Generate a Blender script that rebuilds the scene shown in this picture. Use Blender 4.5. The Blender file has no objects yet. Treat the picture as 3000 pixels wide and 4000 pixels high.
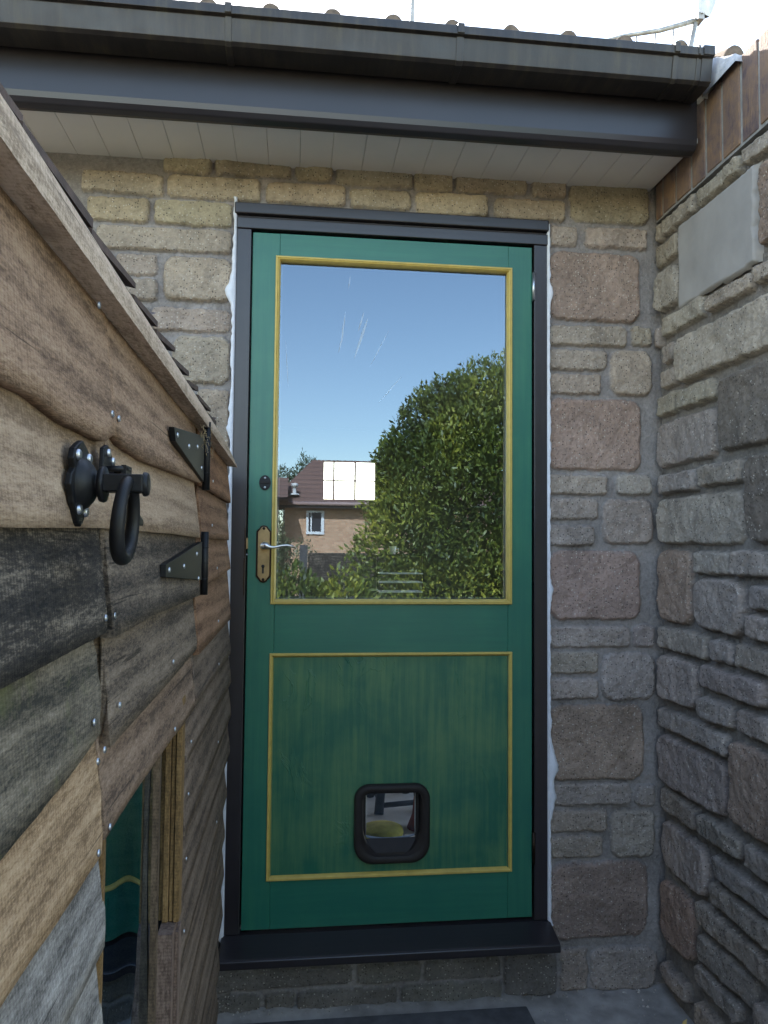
import bpy, math, random
import numpy as np
from mathutils import Vector, Matrix

# ------------------------------------------------------------------ camera, sky, sun, exposure
SC = bpy.context.scene
COL = SC.collection
cam_d = bpy.data.cameras.new('camera')
cam = bpy.data.objects.new('camera', cam_d); COL.objects.link(cam); SC.camera = cam
R_ = Vector((0.99318915, -0.11615414, 0.00913961)); U_ = Vector((-0.0145921, -0.04617858, 0.99882662))
F_ = Vector((0.1155958, 0.99215712, 0.04755899)); CL = Vector((0.13259, -2.20542, 1.06619))
cam.matrix_world = Matrix(((R_.x, U_.x, -F_.x, CL.x), (R_.y, U_.y, -F_.y, CL.y), (R_.z, U_.z, -F_.z, CL.z), (0, 0, 0, 1)))
cam_d.sensor_fit = 'HORIZONTAL'; cam_d.sensor_width = 36; cam_d.lens = 36 * 2986.7 / 3000
cam_d.clip_start = 0.02; cam_d.clip_end = 2000
SUN_EL, SUN_AZ = math.radians(35.4), math.radians(-17.06)       # azimuth from +Y towards +X
world = bpy.data.worlds.new('World'); SC.world = world; world.use_nodes = True
wn = world.node_tree.nodes; wl = world.node_tree.links
sky = wn.new('ShaderNodeTexSky'); sky.sky_type = 'NISHITA'; sky.sun_disc = False
sky.sun_elevation = SUN_EL; sky.sun_rotation = SUN_AZ
sky.air_density = 1.0; sky.dust_density = .5; sky.ozone_density = 1.6
tintn = wn.new('ShaderNodeMix'); tintn.data_type = 'RGBA'; tintn.blend_type = 'MULTIPLY'; tintn.inputs[0].default_value = 1; tintn.inputs[7].default_value = (1.13, 1.0, .85, 1)
wl.new(sky.outputs[0], tintn.inputs[6]); wl.new(tintn.outputs[2], wn['Background'].inputs[0]); wn['Background'].inputs[1].default_value = 0.15
sd = bpy.data.lights.new('sun', 'SUN'); sd.energy = 3.6; sd.angle = math.radians(0.53); sd.color = (1, 0.95, 0.88)
sun = bpy.data.objects.new('sun', sd); COL.objects.link(sun)
sdir = Vector((math.sin(SUN_AZ) * math.cos(SUN_EL), math.cos(SUN_AZ) * math.cos(SUN_EL), math.sin(SUN_EL)))
sun.rotation_euler = sdir.to_track_quat('Z', 'Y').to_euler(); sun.location = (-3, 6, 8)
vs = SC.view_settings; vs.view_transform = 'Standard'; vs.look = 'None'; vs.gamma = 1; vs.exposure = 2.65

# ------------------------------------------------------------------ helpers
rnd = random.Random(7)
NT = np.random.RandomState(11).rand(512, 512)
def vn(x, y, s=0):
    x = np.asarray(x, float) + 137.3 * s + 4000; y = np.asarray(y, float) + 71.9 * s + 4000
    xi = np.floor(x).astype(int); yi = np.floor(y).astype(int); fx = x - xi; fy = y - yi
    fx = fx * fx * (3 - 2 * fx); fy = fy * fy * (3 - 2 * fy)
    g = lambda a, b: NT[a % 512, b % 512]
    return (g(xi, yi) * (1 - fx) + g(xi + 1, yi) * fx) * (1 - fy) + (g(xi, yi + 1) * (1 - fx) + g(xi + 1, yi + 1) * fx) * fy
def fbm(x, y, s=0, o=3):
    a, r, t = 1.0, 0, 0
    for k in range(o):
        r = r + a * vn(x * 2 ** k, y * 2 ** k, s + k * 3); t += a; a *= .5
    return r / t - .5

ORG = {}
def thing(name, label, cat, loc=(0, 0, 0), group=None, kind=None):
    o = bpy.data.objects.new(name, None); COL.objects.link(o); o.location = loc; o.empty_display_size = .1
    ORG[o.name] = Vector(loc)
    tag(o, label, cat, group, kind); return o
def tag(o, label=None, cat=None, group=None, kind=None):
    if label: o['label'] = label
    if cat: o['category'] = cat
    if group: o['group'] = group
    if kind: o['kind'] = kind
    return o
def link_mesh(name, me, parent=None, origin=None):
    o = bpy.data.objects.new(name, me); COL.objects.link(o)
    if parent: o.parent = parent; ORG[o.name] = ORG[parent.name]
    else:
        ORG[o.name] = Vector(origin or (0, 0, 0)); o.location = ORG[o.name]
    return o
def npmesh(name, V, Fq, mat, parent=None, origin=None, smooth=True, cols=None):
    """V (n,3) world coords, Fq (m,k) index array"""
    off = ORG[parent.name] if parent else Vector(origin or (0, 0, 0))
    V = np.asarray(V, np.float64) - np.array(off)
    Fq = np.asarray(Fq, np.int32); k = Fq.shape[1]
    me = bpy.data.meshes.new(name)
    me.vertices.add(len(V)); me.vertices.foreach_set('co', V.astype(np.float32).ravel())
    me.loops.add(Fq.size); me.loops.foreach_set('vertex_index', Fq.ravel())
    me.polygons.add(len(Fq)); me.polygons.foreach_set('loop_start', np.arange(0, Fq.size, k, dtype=np.int32))
    me.polygons.foreach_set('loop_total', np.full(len(Fq), k, np.int32))
    me.update(calc_edges=True); me.validate()
    me.polygons.foreach_set('use_smooth', np.full(len(me.polygons), smooth))
    if cols is not None:
        a = me.color_attributes.new('tint', 'FLOAT_COLOR', 'POINT'); a.data.foreach_set('color', cols.astype(np.float32).ravel())
    me.materials.append(mat)
    return link_mesh(name, me, parent, origin)

class MB:
    def __init__(s): s.v = []; s.f = []; s.sm = []
    def add(s, V, F, smooth=False):
        n = len(s.v); s.v += [tuple(p) for p in V]; s.f += [tuple(i + n for i in f) for f in F]; s.sm += [smooth] * len(F); return s
    def box(s, x0, y0, z0, x1, y1, z1):
        x0, x1 = sorted((x0, x1)); y0, y1 = sorted((y0, y1)); z0, z1 = sorted((z0, z1))
        return s.add([(x0, y0, z0), (x1, y0, z0), (x1, y1, z0), (x0, y1, z0), (x0, y0, z1), (x1, y0, z1), (x1, y1, z1), (x0, y1, z1)],
                     [(0, 3, 2, 1), (4, 5, 6, 7), (0, 1, 5, 4), (1, 2, 6, 5), (2, 3, 7, 6), (3, 0, 4, 7)])
    def prism(s, pts, fn, a, b, smooth=False):
        """closed 2D outline pts extruded between a and b, fn(u,v,w)->xyz"""
        n = len(pts); V = [fn(u, v, a) for u, v in pts] + [fn(u, v, b) for u, v in pts]
        F = [(i, (i + 1) % n, n + (i + 1) % n, n + i) for i in range(n)]
        s.add(V, F, smooth); m = len(s.v) - 2 * n
        s.f += [tuple(range(m, m + n))[::-1], tuple(range(m + n, m + 2 * n))]; s.sm += [False, False]; return s
    def tube(s, pts, r, n=12, cap=True, closed=False):
        pts = [Vector(p) for p in pts]; m = len(pts); V = []; F = []
        rr = r if isinstance(r, (list, tuple)) else [r] * m
        up = None
        for i, p in enumerate(pts):
            a = pts[(i - 1) % m] if (i or closed) else p; b = pts[(i + 1) % m] if (i < m - 1 or closed) else p
            t = (b - a).normalized()
            if up is None:
                up = Vector((0, 0, 1)) if abs(t.z) < .9 else Vector((1, 0, 0))
            side = t.cross(up).normalized(); up = side.cross(t).normalized()
            for k in range(n):
                c = 2 * math.pi * k / n; V.append(p + (side * math.cos(c) + up * math.sin(c)) * rr[i])
        for i in range(m if closed else m - 1):
            for k in range(n):
                j = (i + 1) % m; F.append((i * n + k, i * n + (k + 1) % n, j * n + (k + 1) % n, j * n + k))
        s.add(V, F, True)
        if cap and not closed:
            b = len(s.v) - m * n
            s.f += [tuple(range(b, b + n))[::-1], tuple(range(b + (m - 1) * n, b + m * n))]; s.sm += [False, False]
        return s
    def lathe(s, c, axis, prof, n=24):
        """prof: list of (along, radius)"""
        ax = Vector(axis).normalized(); u = ax.orthogonal().normalized(); w = ax.cross(u); V = []; F = []; c = Vector(c)
        for a, r in prof:
            for k in range(n):
                t = 2 * math.pi * k / n; V.append(c + ax * a + (u * math.cos(t) + w * math.sin(t)) * r)
        for i in range(len(prof) - 1):
            for k in range(n): F.append((i * n + k, i * n + (k + 1) % n, (i + 1) * n + (k + 1) % n, (i + 1) * n + k))
        return s.add(V, F, True)
    def build(s, name, mat, parent=None, origin=None, bevel=0, seg=2):
        off = ORG[parent.name] if parent else Vector(origin or (0, 0, 0))
        me = bpy.data.meshes.new(name); me.from_pydata([tuple(Vector(p) - off) for p in s.v], [], s.f)
        me.polygons.foreach_set('use_smooth', s.sm); me.validate(); me.materials.append(mat)
        o = link_mesh(name, me, parent, origin)
        if bevel:
            m = o.modifiers.new('bevel', 'BEVEL'); m.width = bevel; m.segments = seg; m.limit_method = 'ANGLE'; m.angle_limit = math.radians(40)
            m.harden_normals = False
        return o

# ------------------------------------------------------------------ materials
def new_mat(name):
    m = bpy.data.materials.new(name); m.use_nodes = True; nt = m.node_tree
    return m, nt, nt.nodes['Principled BSDF']
def N(nt, t, **k):
    n = nt.nodes.new(t)
    for a, b in k.items(): setattr(n, a, b)
    return n
def coords(nt, scale=(1, 1, 1)):
    tc = N(nt, 'ShaderNodeTexCoord'); mp = N(nt, 'ShaderNodeMapping'); mp.inputs['Scale'].default_value = scale
    nt.links.new(tc.outputs['Object'], mp.inputs['Vector']); return mp.outputs[0]
def noise(nt, vec, sc, det=4, rough=.55, dist=0):
    n = N(nt, 'ShaderNodeTexNoise'); n.inputs['Scale'].default_value = sc; n.inputs['Detail'].default_value = det
    n.inputs['Roughness'].default_value = rough; n.inputs['Distortion'].default_value = dist
    nt.links.new(vec, n.inputs['Vector']); return n.outputs['Fac']
def ramp(nt, fac, stops):
    r = N(nt, 'ShaderNodeValToRGB'); e = r.color_ramp.elements
    while len(e) < len(stops): e.new(.5)
    for i, (p, c) in enumerate(stops):
        e[i].position = p; e[i].color = (*c, 1) if len(c) == 3 else c
    nt.links.new(fac, r.inputs[0]); return r.outputs[0]
def math_(nt, op, a, b=None, c=None):
    m = N(nt, 'ShaderNodeMath', operation=op)
    for i, v in enumerate((a, b, c)):
        if v is None: continue
        if isinstance(v, (int, float)): m.inputs[i].default_value = v
        else: nt.links.new(v, m.inputs[i])
    return m.outputs[0]
def mixc(nt, fac, a, b, bt='MIX'):
    m = N(nt, 'ShaderNodeMix', data_type='RGBA', blend_type=bt)
    for i, v in ((0, fac), (6, a), (7, b)):
        if isinstance(v, (int, float)): m.inputs[i].default_value = v
        elif isinstance(v, tuple): m.inputs[i].default_value = (*v, 1)
        else: nt.links.new(v, m.inputs[i])
    return m.outputs[2]
def bump(nt, b, h, strength=.5, dist=.002, prev=None):
    n = N(nt, 'ShaderNodeBump'); n.inputs['Strength'].default_value = strength; n.inputs['Distance'].default_value = dist
    nt.links.new(h, n.inputs['Height'])
    if prev is not None: nt.links.new(prev, n.inputs['Normal'])
    if b is not None: nt.links.new(n.outputs[0], b.inputs['Normal'])
    return n.outputs[0]
def plain(name, col, rough=.5, metal=0, var=.15, sc=30, bmp=.1, spec=.5):
    m, nt, b = new_mat(name); v = coords(nt); f = noise(nt, v, sc, 5)
    c0 = tuple(c * (1 - var) for c in col); c1 = tuple(min(1, c * (1 + var)) for c in col)
    nt.links.new(ramp(nt, f, [(.3, c0), (.7, c1)]), b.inputs['Base Color'])
    b.inputs['Roughness'].default_value = rough; b.inputs['Metallic'].default_value = metal
    b.inputs['Specular IOR Level'].default_value = spec
    if bmp: bump(nt, b, noise(nt, v, sc * 8, 3), bmp, .001)
    return m

def stone_mat():
    m, nt, b = new_mat('reconstituted stone'); v = coords(nt)
    at = N(nt, 'ShaderNodeAttribute', attribute_name='tint')
    big = noise(nt, v, 14, 4, .6); mid = noise(nt, v, 90, 5, .7); fine = noise(nt, v, 230, 3, .6)
    k = math_(nt, 'ADD', math_(nt, 'MULTIPLY', big, .5), math_(nt, 'MULTIPLY', mid, .9))
    k = math_(nt, 'ADD', k, -.2)
    k = math_(nt, 'ADD', k, math_(nt, 'MULTIPLY', math_(nt, 'SUBTRACT', noise(nt, v, 5.5, 4, .6, .6), .5), .9))
    cc = N(nt, 'ShaderNodeCombineColor')
    for i in range(3): nt.links.new(math_(nt, 'MULTIPLY_ADD', k, 1.25, .40), cc.inputs[i])
    col = mixc(nt, 1.0, at.outputs['Color'], cc.outputs[0], 'MULTIPLY')
    vo = N(nt, 'ShaderNodeTexVoronoi'); vo.inputs['Scale'].default_value = 135; nt.links.new(v, vo.inputs['Vector'])
    sp = math_(nt, 'LESS_THAN', vo.outputs['Distance'], .27)
    sepc = N(nt, 'ShaderNodeSeparateColor'); nt.links.new(vo.outputs['Color'], sepc.inputs[0])
    lightm = math_(nt, 'MULTIPLY', math_(nt, 'MULTIPLY', sp, math_(nt, 'GREATER_THAN', sepc.outputs[0], .74)), at.outputs['Alpha'])
    darkm = math_(nt, 'MULTIPLY', math_(nt, 'MULTIPLY', sp, math_(nt, 'LESS_THAN', sepc.outputs[0], .28)), at.outputs['Alpha'])
    col = mixc(nt, math_(nt, 'MULTIPLY', lightm, .65), col, (.62, .56, .48))
    col = mixc(nt, math_(nt, 'MULTIPLY', darkm, .75), col, (.05, .04, .035))
    nt.links.new(col, b.inputs['Base Color']); b.inputs['Roughness'].default_value = .92
    b.inputs['Specular IOR Level'].default_value = .25
    n1 = bump(nt, None, mid, 1.0, .008)
    h = math_(nt, 'MULTIPLY', fine, math_(nt, 'MULTIPLY_ADD', at.outputs['Alpha'], .75, .25))
    bump(nt, b, h, 1.0, .004, n1)
    return m

def wood(name, dark, mid, light, streak=.5, moss=None, axis='y', rough=.85, saw=1.0, stain=0.0):
    """rough sawn board, grain along axis"""
    m, nt, b = new_mat(name)
    al, ac = 1.6, 17.0
    sc = {'y': (ac, al, ac), 'z': (ac, ac, al), 'x': (al, ac, ac)}[axis]
    v = coords(nt, sc); v0 = coords(nt)
    g = noise(nt, v, 1.6, 6, .62, .7); fine = noise(nt, v, 9, 4, .6, .2)
    blot = noise(nt, v0, 9, 5, .65, .4)
    wv = N(nt, 'ShaderNodeTexWave', wave_type='RINGS', rings_direction='X'); wv.inputs['Scale'].default_value = .55
    wv.inputs['Distortion'].default_value = 7; wv.inputs['Detail'].default_value = 3; wv.inputs['Detail Scale'].default_value = .9
    nt.links.new(v, wv.inputs['Vector'])
    iso = noise(nt, coords(nt, {'y': (200, 90, 380), 'z': (200, 380, 90), 'x': (90, 200, 380)}[axis]), 1.0, 6, .78)
    f = math_(nt, 'ADD', math_(nt, 'MULTIPLY', g, .45), math_(nt, 'MULTIPLY', wv.outputs['Fac'], .16))
    f = math_(nt, 'ADD', f, math_(nt, 'MULTIPLY', math_(nt, 'SUBTRACT', iso, .44), 1.15))
    f = math_(nt, 'ADD', f, math_(nt, 'MULTIPLY', math_(nt, 'SUBTRACT', blot, .5), .55 * streak + .05))
    f = math_(nt, 'ADD', f, math_(nt, 'MULTIPLY', math_(nt, 'SUBTRACT', fine, .5), .45))
    wsaw = N(nt, 'ShaderNodeTexWave', wave_type='BANDS', bands_direction='Y' if axis == 'y' else 'Z'); wsaw.inputs['Scale'].default_value = 60
    wsaw.inputs['Distortion'].default_value = 5; wsaw.inputs['Detail'].default_value = 3; wsaw.inputs['Detail Scale'].default_value = .35; nt.links.new(v0, wsaw.inputs['Vector'])
    f = math_(nt, 'ADD', f, math_(nt, 'MULTIPLY', math_(nt, 'SUBTRACT', wsaw.outputs['Fac'], .5), .07))
    col = ramp(nt, f, [(.18, dark), (.42, mid), (.72, light)])
    crk = noise(nt, coords(nt, {'y': (60, 2.5, 130), 'z': (60, 130, 2.5), 'x': (2.5, 60, 130)}[axis]), 1.0, 3, .6, .3)
    ck = ramp(nt, crk, [(.665, (0, 0, 0)), (.70, (1, 1, 1))])
    col = mixc(nt, math_(nt, 'MULTIPLY', ck, .75), col, tuple(c * .35 for c in dark))
    kn = N(nt, 'ShaderNodeTexVoronoi'); kn.inputs['Scale'].default_value = 1.0; nt.links.new(coords(nt, (6, 5, 9)), kn.inputs['Vector'])
    kk = ramp(nt, kn.outputs['Distance'], [(.05, (1, 1, 1)), (.11, (0, 0, 0))])
    col = mixc(nt, math_(nt, 'MULTIPLY', kk, .6), col, dark)
    # vertical weather streaks and saw marks run across the board
    s2 = {'y': (60, 90, 5), 'z': (60, 5, 90), 'x': (90, 60, 5)}[axis]
    sv = coords(nt, s2); st = noise(nt, sv, 1.0, 4, .7)
    col = mixc(nt, math_(nt, 'MULTIPLY', math_(nt, 'GREATER_THAN', st, .6), stain * .6), col, dark)
    if moss: 
        mm = math_(nt, 'MULTIPLY', ramp(nt, noise(nt, v0, 13, 5, .7), [(.52, (0, 0, 0)), (.68, (1, 1, 1))]), .7)
        col = mixc(nt, mm, col, moss)
    nt.links.new(col, b.inputs['Base Color']); b.inputs['Roughness'].default_value = rough
    b.inputs['Specular IOR Level'].default_value = .3
    s3 = {'y': (120, 420, 60), 'z': (120, 60, 420), 'x': (420, 120, 60)}[axis]
    sw = noise(nt, coords(nt, s3), 1.0, 3, .7)
    n1 = bump(nt, None, iso, .9 * saw, .0018); n2 = bump(nt, None, fine, .5 * saw, .0022, n1); bump(nt, b, sw, .5 * saw, .0016, n2)
    return m

def paint(name, base, alt, axis='z', amt=.5, rough=.38, bstr=.25, blister=False):
    m, nt, b = new_mat(name)
    sc = {'z': (70, 70, 3), 'x': (3, 70, 70)}[axis]
    st = noise(nt, coords(nt, sc), 1.0, 5, .65, .1); v0 = coords(nt); bl = noise(nt, v0, 5, 4, .6, .3)
    f = math_(nt, 'ADD', math_(nt, 'MULTIPLY', st, .5), math_(nt, 'MULTIPLY', bl, .6))
    r0 = ramp(nt, f, [(.47, (0, 0, 0)), (.74, (1, 1, 1))])
    col = mixc(nt, math_(nt, 'MULTIPLY', r0, amt), base, alt)
    n1 = bump(nt, None, st, bstr, .0012)
    if blister:
        vb = coords(nt, (26, 26, 11)); bn = noise(nt, vb, .55, 4, .6, 1.3)
        ln = ramp(nt, bn, [(.575, (0, 0, 0)), (.60, (.8, .8, .8)), (.62, (.5, .5, .5)), (.66, (.6, .6, .6))])
        gate = ramp(nt, noise(nt, v0, 3.1, 2), [(.49, (0, 0, 0)), (.60, (1, 1, 1))])
        hh = mixc(nt, 1.0, ln, gate, 'MULTIPLY')
        n1 = bump(nt, None, hh, .5, .004, n1)
        col = mixc(nt, math_(nt, 'MULTIPLY', hh, .22), col, (.10, .22, .11))
    bump(nt, b, noise(nt, v0, 350, 2), .12, .0006, n1)
    nt.links.new(col, b.inputs['Base Color']); b.inputs['Roughness'].default_value = rough
    return m

def glass_mat(name, gain=3.0, tint=(.86, .9, .9), wob=0.0, rough=0.0):
    m, nt, b = new_mat(name); nt.nodes.remove(b)
    out = nt.nodes['Material Output']; tr = N(nt, 'ShaderNodeBsdfTransparent'); tr.inputs[0].default_value = (*tint, 1)
    gl = N(nt, 'ShaderNodeBsdfGlossy'); gl.inputs['Roughness'].default_value = rough; fr = N(nt, 'ShaderNodeFresnel'); fr.inputs[0].default_value = 1.5
    gl.inputs[0].default_value = (.62, .80, 1, 1)
    mx = N(nt, 'ShaderNodeMixShader'); f = math_(nt, 'MINIMUM', math_(nt, 'MULTIPLY', fr.outputs[0], gain), .95)
    nt.links.new(f, mx.inputs[0]); nt.links.new(tr.outputs[0], mx.inputs[1]); nt.links.new(gl.outputs[0], mx.inputs[2]); nt.links.new(mx.outputs[0], out.inputs[0])
    if wob:
        bp = N(nt, 'ShaderNodeBump'); bp.inputs['Strength'].default_value = 1; bp.inputs['Distance'].default_value = wob
        nt.links.new(noise(nt, coords(nt), 7, 1, .3), bp.inputs['Height']); nt.links.new(bp.outputs[0], gl.inputs['Normal']); nt.links.new(bp.outputs[0], fr.inputs['Normal'])
    return m

def leaf_mat(name, a, b_, c):
    m, nt, b = new_mat(name)
    oi = N(nt, 'ShaderNodeAttribute', attribute_name='tint'); s = N(nt, 'ShaderNodeSeparateColor'); nt.links.new(oi.outputs['Color'], s.inputs[0])
    nt.links.new(ramp(nt, s.outputs[0], [(.05, a), (.55, b_), (.95, c)]), b.inputs['Base Color'])
    b.inputs['Roughness'].default_value = .5; b.inputs['Transmission Weight'].default_value = 0
    b.inputs['Subsurface Weight'].default_value = 0
    return m

M = dict(
    stone=stone_mat(),
    core=plain('mortar core', (.16, .15, .14), .95),
    paving=plain('concrete paving', (.29, .265, .245), .95, var=.35, sc=14, bmp=.6),
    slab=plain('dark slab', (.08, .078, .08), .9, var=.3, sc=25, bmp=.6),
    ground=plain('gravelly ground', (.12, .13, .07), .95, var=.4, sc=3, bmp=.5),
    green=paint('green gloss paint', (.008, .112, .076), (.03, .16, .09), 'z', .75),
    greenh=paint('green gloss paint rails', (.008, .112, .076), (.02, .15, .09), 'x', .75),
    greenp=paint('green paint panel', (.007, .100, .060), (.12, .22, .085), 'z', .7, .36, .6, True),
    yellow=plain('ochre paint', (.50, .36, .085), .45, var=.12, sc=40),
    black=paint('black brown stain', (.016, .013, .016), (.026, .021, .025), 'z', .7, .33, .3),
    blackh=paint('black brown stain rails', (.018, .015, .018), (.03, .025, .028), 'x', .7, .33, .3),
    sealant=plain('white sealant', (.62, .62, .66), .7, var=.08, sc=60, bmp=.5),
    brown=plain('brown upvc', (.020, .017, .019), .32, var=.12, sc=6, bmp=.03),
    gutter=None,
    soffit=plain('grey white soffit', (.66, .61, .57), .5, var=.04, sc=5, bmp=.05),
    tile=plain('concrete roof tile', (.13, .09, .06), .95, var=.4, sc=40, bmp=.8),
    brass=plain('antique brass', (.27, .20, .11), .38, 1, var=.25, sc=30, bmp=.05),
    brassdark=plain('dark bronze', (.03, .018, .012), .4, .8),
    chrome=plain('dull satin metal', (.55, .53, .52), .3, 1, var=.05, sc=50, bmp=.03),
    steel=plain('zinc steel', (.5, .52, .56), .4, 1, var=.1, sc=80, bmp=.05),
    iron=plain('black powder coat', (.007, .007, .008), .5, 0, var=.2, sc=60, bmp=.15, spec=.3),
    plastic=plain('dark brown plastic', (.020, .016, .015), .6, 0, var=.1, sc=40, bmp=.1, spec=.25),
    glass=glass_mat('double glazing', 3.4),
    clear=glass_mat('clear plastic flap', 1.3, (.85, .85, .85)),
    acrylic=glass_mat('acrylic pane', 1.5, (.5, .5, .5), .0011),
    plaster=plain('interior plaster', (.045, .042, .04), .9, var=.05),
    intfloor=plain('pale floor tile', (.62, .55, .51), .5, var=.1, sc=12),
    white=plain('white upvc', (.75, .75, .76), .4, var=.03),
    darkfurn=plain('dark furniture', (.02, .022, .026), .5),
    yellowcloth=plain('yellow green cushion', (.50, .42, .08), .9, var=.2, sc=30, bmp=.5),
    redcloth=plain('red cloth', (.30, .04, .02), .9, var=.3),
    brick=None,
)
def gutter_mat():
    m, nt, b = new_mat('weathered gutter plastic'); st = noise(nt, coords(nt, (45, 6, 6)), 1.0, 5, .7); bl = noise(nt, coords(nt), 11, 5, .65)
    f = math_(nt, 'ADD', math_(nt, 'MULTIPLY', st, .6), math_(nt, 'MULTIPLY', bl, .4))
    nt.links.new(ramp(nt, f, [(.38, (.012, .010, .010)), (.52, (.024, .019, .017)), (.64, (.045, .036, .024)), (.74, (.09, .06, .04))]), b.inputs['Base Color'])
    nt.links.new(math_(nt, 'MULTIPLY_ADD', bl, .5, .2), b.inputs['Roughness']); bump(nt, b, noise(nt, coords(nt), 90, 3), .15, .002)
    return m
M['gutter'] = gutter_mat()
def brick_mat():
    m, nt, b = new_mat('burnt facing brick'); v = coords(nt)
    at = N(nt, 'ShaderNodeAttribute', attribute_name='tint')
    f = noise(nt, v, 16, 5, .65, .5); f2 = noise(nt, coords(nt, (160, 160, 30)), 1, 4, .7)
    c = ramp(nt, math_(nt, 'ADD', math_(nt, 'MULTIPLY', f, .7), math_(nt, 'MULTIPLY', f2, .3)), [(.32, (.06, .042, .055)), (.45, (.15, .095, .075)), (.62, (.23, .135, .075)), (.75, (.31, .21, .12))])
    nt.links.new(c, b.inputs['Base Color']); b.inputs['Roughness'].default_value = .8
    n1 = bump(nt, None, f2, .8, .003); bump(nt, b, noise(nt, v, 240, 3), .5, .002, n1)
    return m
M['brick'] = brick_mat()
M['concrete'] = plain('smooth cement render', (.30, .275, .255), .9, var=.12, sc=9, bmp=.3)
M['flash'] = plain('grey mortar flaunching', (.42, .41, .42), .9, var=.2, sc=40, bmp=.9)

# ------------------------------------------------------------------ stone heightfields
LINT, PINK, BEIGE, GREY = (.38, .305, .215), (.325, .235, .19), (.39, .315, .25), (.35, .29, .25)
MORT = (.27, .24, .225)
def field_arrays(rects, u0, u1, v0, v1, step, prot, seed, mort_h=0.0, MORT=MORT, rg=1.0):
    nu = int(round((u1 - u0) / step)) + 1; nv = int(round((v1 - v0) / step)) + 1
    u, v = np.meshgrid(np.linspace(u0, u1, nu), np.linspace(v0, v1, nv), indexing='ij')
    H = mort_h + .003 * fbm(u * 40, v * 40, seed) + .003 * fbm(u * 7, v * 7, seed + 5)
    Ccol = np.zeros((nu, nv, 4)); Ccol[..., :3] = np.array(MORT) * (1 + .25 * fbm(u * 12, v * 12, seed + 2)[..., None]); Ccol[..., 3] = .15
    rs = random.Random(seed)
    for rc in rects:
        (a, b, c, d), col = rc[:2]; w, h = c - a, d - b
        big = min(w, h) > .12
        r = min(.035 if big else .014, min(w, h) * .3) * rs.uniform(.8, 1.25)
        i0 = max(0, int((a - .02 - u0) / step)); i1 = min(nu, int((c + .02 - u0) / step) + 2)
        j0 = max(0, int((b - .02 - v0) / step)); j1 = min(nv, int((d + .02 - v0) / step) + 2)
        if i1 <= i0 or j1 <= j0: continue
        U, Vv = u[i0:i1, j0:j1], v[i0:i1, j0:j1]
        s = rs.random() * 50
        cx, cy = (a + c) / 2, (b + d) / 2
        dx = np.abs(U - cx) - (w / 2 - r); dy = np.abs(Vv - cy) - (h / 2 - r)
        sd = np.hypot(np.maximum(dx, 0), np.maximum(dy, 0)) + np.minimum(np.maximum(dx, dy), 0) - r
        sd = sd + .008 * rg * fbm(U * 24, Vv * 24, seed + s) + .006 * fbm(U * 80, Vv * 80, seed + s, 4)
        edge = .009 if big else .006
        t = np.clip(-sd / edge, 0, 1); t = np.sqrt(np.clip(1 - (1 - t) ** 2, 0, 1))
        rough_amp = (.009 if not big else .007) * rg
        pr = prot * rs.uniform(.8, 1.2)
        face = pr + rough_amp * fbm(U * 18, Vv * 18, seed + s + 3) + .007 * rg * fbm(U * 55, Vv * 55, seed + s + 9, 4) + .012 * rg * np.abs(fbm(U * 22, Vv * 22, seed + s + 20, 4)) + rs.uniform(-.05, .05) * (U - cx) + rs.uniform(-.03, .03) * (Vv - cy)
        hh = mort_h - .004 + t * (face + .004)
        Hs = H[i0:i1, j0:j1]; mk = hh > Hs; mk &= sd < 0
        Hs[mk] = hh[mk]
        jit = 1 + rs.uniform(-.10, .10); tn = np.array(col) * jit * np.array([1 + rs.uniform(-.03, .03), 1, 1 + rs.uniform(-.05, .05)])
        mcol = np.clip((t - .25) * 3, 0, 1)[..., None]
        Cs = Ccol[i0:i1, j0:j1]; full = np.concatenate([np.broadcast_to(tn, Cs[..., :3].shape), np.ones(Cs.shape[:2] + (1,))], -1)
        Cs[mk] = (Cs * (1 - mcol) + full * mcol)[mk]
    return u, v, H, Ccol
def field_mesh(name, fields, to_world, hole, mat, parent, flip=False):
    VV, FF, CC, n0 = [], [], [], 0
    for (u, v, H, Cc) in fields:
        nu, nv = u.shape; X, Y, Z = to_world(u, v, H)
        idx = np.arange(nu * nv).reshape(nu, nv)
        q = np.stack([idx[:-1, :-1], idx[1:, :-1], idx[1:, 1:], idx[:-1, 1:]], -1).reshape(-1, 4)
        cu = (u[:-1, :-1] + u[1:, 1:]).ravel() / 2; cv = (v[:-1, :-1] + v[1:, 1:]).ravel() / 2
        keep = ~hole(cu, cv); q = q[keep]
        if flip: q = q[:, ::-1]
        used = np.unique(q); rm = np.full(nu * nv, -1); rm[used] = np.arange(len(used))
        VV.append(np.stack([X.ravel(), Y.ravel(), Z.ravel()], -1)[used]); FF.append(rm[q] + n0); CC.append(Cc.reshape(-1, 4)[used]); n0 += len(used)
    return npmesh(name, np.concatenate(VV), np.concatenate(FF), mat, parent, cols=np.concatenate(CC))
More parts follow.
